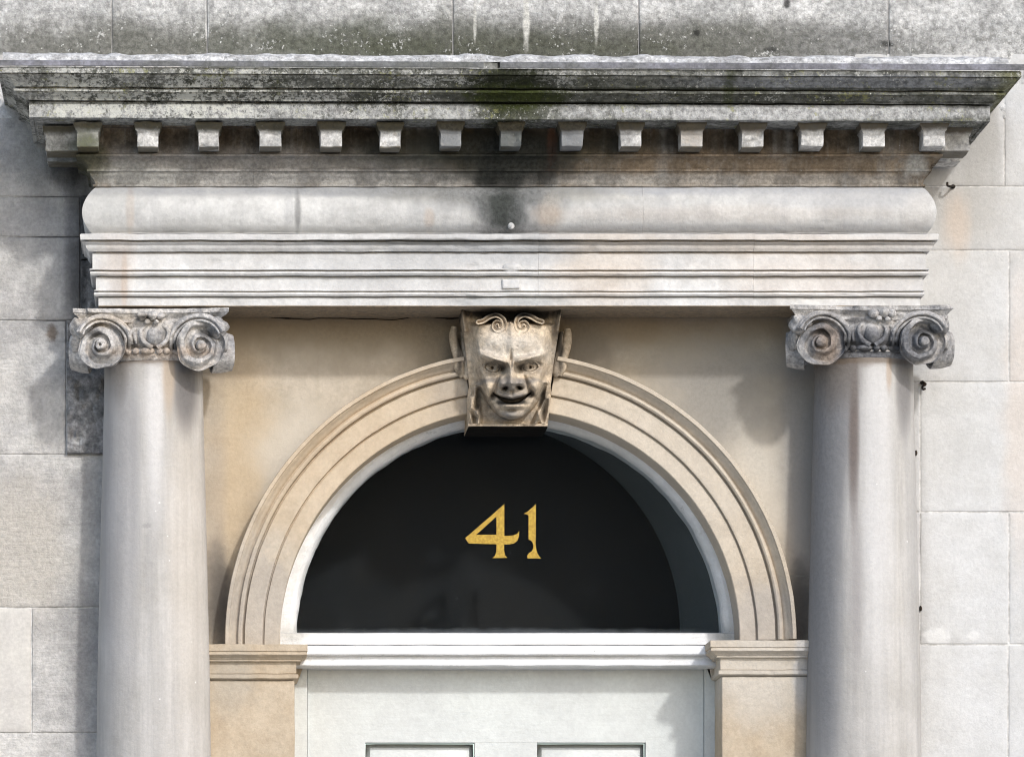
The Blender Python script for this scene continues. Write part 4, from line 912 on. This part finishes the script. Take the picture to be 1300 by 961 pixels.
# ground of the block, hair and leaf lobes
ground = 4 - 8 * sstep(560, 680, CYg) + 0 * CXg
ground += 13 * np.exp(-(dist_poly([(238, 130), (244, 190), (256, 250)]) / 20) ** 2) + 13 * np.exp(-(dist_poly([(870, 130), (862, 190), (850, 250)]) / 20) ** 2)
for pts, w, a in (([(332, 610), (312, 690), (306, 750), (345, 800), (340, 850)], 20, 19), ([(292, 690), (283, 770), (300, 855)], 16, 15), ([(352, 740), (330, 790)], 14, 12),
                  ([(772, 590), (764, 680), (738, 760), (706, 850)], 22, 19), ([(798, 690), (790, 770), (770, 855)], 16, 15), ([(720, 770), (750, 850)], 14, 12)):
    ground += a * np.exp(-(dist_poly(pts) / w) ** 2)
h = ground * (1 - inside) + face * inside
ground -= 13 * np.exp(-(dist_poly([(330, 610), (350, 690), (385, 765)]) / 13) ** 2) + 13 * np.exp(-(dist_poly([(772, 600), (752, 690), (708, 770)]) / 13) ** 2)
h = ground * (1 - inside) + face * inside
# the brow of hair stops below a dark hollow under the soffit; two curls lie over it
hollow = sstep(218, 192, CYg + 10 * np.cos((CXg - 550) / 90)) * sstep(268, 300, CXg) * sstep(842, 812, CXg)
h = h * (1 - hollow) + 1.0 * hollow
for pts in ([(340, 198), (372, 190), (410, 166), (456, 154), (496, 176), (508, 214), (490, 244), (458, 248), (440, 224), (454, 200), (478, 204), (480, 222)],
            [(748, 196), (718, 186), (676, 162), (630, 152), (592, 176), (584, 218), (602, 248), (636, 250), (654, 226), (640, 202), (616, 206), (614, 222)]):
    P_ = spline(pts, 70); d = dist_poly([tuple(x) for x in P_])
    h = np.maximum(h, 33 * sstep(23, 14, d) - 6 * np.exp(-(d / 6.5) ** 2))
for bx, by, r in ((546, 206, 13), (468, 224, 8), (627, 226, 8)):
    d = np.hypot(CXg - bx, CYg - by); h = np.maximum(h, 36 * (d < r) * np.sqrt(np.clip(1 - (d / r) ** 2, 0, 1)))
ledge = sstep(846, 852, CYg); h = h * (1 - ledge) + (11 + 3 * fbm(np.stack([CXg.ravel(), CYg.ravel(), 0 * CXg.ravel()], 1), .03, 3, 520).reshape(CXg.shape)) * ledge
Q = np.stack([KX(CXg).ravel(), KV(CYg).ravel(), np.zeros(CXg.size)], 1)
base_ = 20 + 34 * (1 - (CYg - 112) / 752) ** 1.2
Q[:, 2] = base_.ravel() + h.ravel() * 1.12 + fbm(Q, .14, 4, 500) * .9 - .7 * sstep(.35, .6, fbm(Q, .2, 3, 510))
pv = Q[:, 2].copy(); xx = U(Q[:, 0], pv); vv_ = V(Q[:, 1], pv); Q[:, 0] = xx; Q[:, 1] = vv_
F = grid_faces(nx, nv); idx = np.arange(nx * nv).reshape(nx, nv)
ring = list(idx[:, 0]) + list(idx[-1, 1:]) + list(idx[-2::-1, -1]) + list(idx[0, -2:0:-1])
n = len(Q); rb = Q[ring].copy(); rb[:, 2] = -68
F += [[int(ring[i]), int(ring[(i + 1) % len(ring)]), int(n + (i + 1) % len(ring)), int(n + i)] for i in range(len(ring))]
ub = Bag(); zb_ = V(541, 30); ub.add([(U(594.6, 25), zb_, 27), (U(695, 25), zb_, 27), (U(695, 25), zb_, -67), (U(594.6, 25), zb_, -67), (U(594.6, 25), zb_ + 1.6, 26), (U(695, 25), zb_ + 1.6, 26), (U(695, 25), zb_ + 1.6, -67), (U(594.6, 25), zb_ + 1.6, -67)], [[0, 1, 2, 3], [4, 7, 6, 5], [0, 4, 5, 1], [1, 5, 6, 2], [2, 6, 7, 3], [3, 7, 4, 0]]); ub.build('underside_shade', M['under_shade'], key, smooth=False)  # black slab added to paint the shade under the keystone
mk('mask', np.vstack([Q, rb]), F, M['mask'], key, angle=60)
for sg, rim, inn in ((-1, [(182, 246), (172, 300), (186, 370), (206, 440), (214, 510), (236, 566)], [(232, 280), (240, 360), (256, 430), (268, 500), (262, 556), (240, 572)]),
                     (1, [(902, 258), (906, 300), (896, 370), (872, 440), (862, 510), (846, 556)], [(866, 280), (858, 350), (846, 430), (836, 500), (834, 545), (846, 560)])):
    e = Bag()
    P_ = spline([(KX(x), KV(y), 24) for x, y in rim], 30); e.add(*tube(P_, np.concatenate([np.linspace(4, 6, 10), np.linspace(6, 7.6, 12), np.linspace(7.4, 4, 8)]), 12))
    P_ = spline([(KX(x), KV(y), 26) for x, y in inn], 30); e.add(*tube(P_, np.concatenate([np.linspace(2.4, 4, 10), np.linspace(4, 5.6, 12), np.linspace(5.6, 3.4, 8)]), 12))
    a = spline([(KX(x), KV(y), 12) for x, y in rim], 24); c = spline([(KX(x), KV(y), 12) for x, y in inn], 24)
    c[:, 0] -= sg * 6
    A = np.stack([a, c, c * [1, 1, 0] + [0, 0, -4], a * [1, 1, 0] + [0, 0, -4]], 1); 
    ff = grid_faces(24, 4, wrap_v=True); ff.append([0, 1, 2, 3]); ff.append([92, 93, 94, 95][::-1]); e.add(A.reshape(-1, 3), ff)
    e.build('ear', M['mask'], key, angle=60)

# ------------------------------------------------------------------ small ironmongery
def hook(u, v, label, pts):
    x, y = U(u, 8), V(v, 8)
    t = empty('iron_hook', (x, y, 0), label, 'hook', 'iron hooks in the right wall')
    P_ = spline([(x + a, y + c, p) for a, c, p in pts], 24); q, f = tube(P_, 1.5, 8); mk('shank', q, f, M['iron'], t, angle=60)
    q, f = ball((x + pts[0][0], y + pts[0][1], 1), (3.0, 2.6, 2.5), 10, 8, .2); mk('plate', q, f, M['iron'], t)
hook(1208, 236, 'black iron hook in the wall joint below the right end of the cornice', [(3, 0, -3), (2, 0, 8), (-2, 2, 14), (-6, 1, 15), (-6, -3, 13)])
hook(1172, 488, 'small rusty iron hook beside the top of the right column', [(0, -3, -3), (0, -3, 6), (3, 0, 9), (-1, 3, 9), (0, 6, 7), (3, 5, 6)])
for u, v, lb in ((1163, 575, 'rusty nail stub beside the right column, upper of two'), (1169, 772, 'rusty nail stub beside the right column, lower of two')):
    q, f = ball((U(u, 3), V(v, 3), 2), (1.8, 3.4, 2.5), 10, 8, .3, int(v)); o = mk('nail', q, f, M['iron']); tag(o, lb, 'nail', 'nail stubs in the right wall')
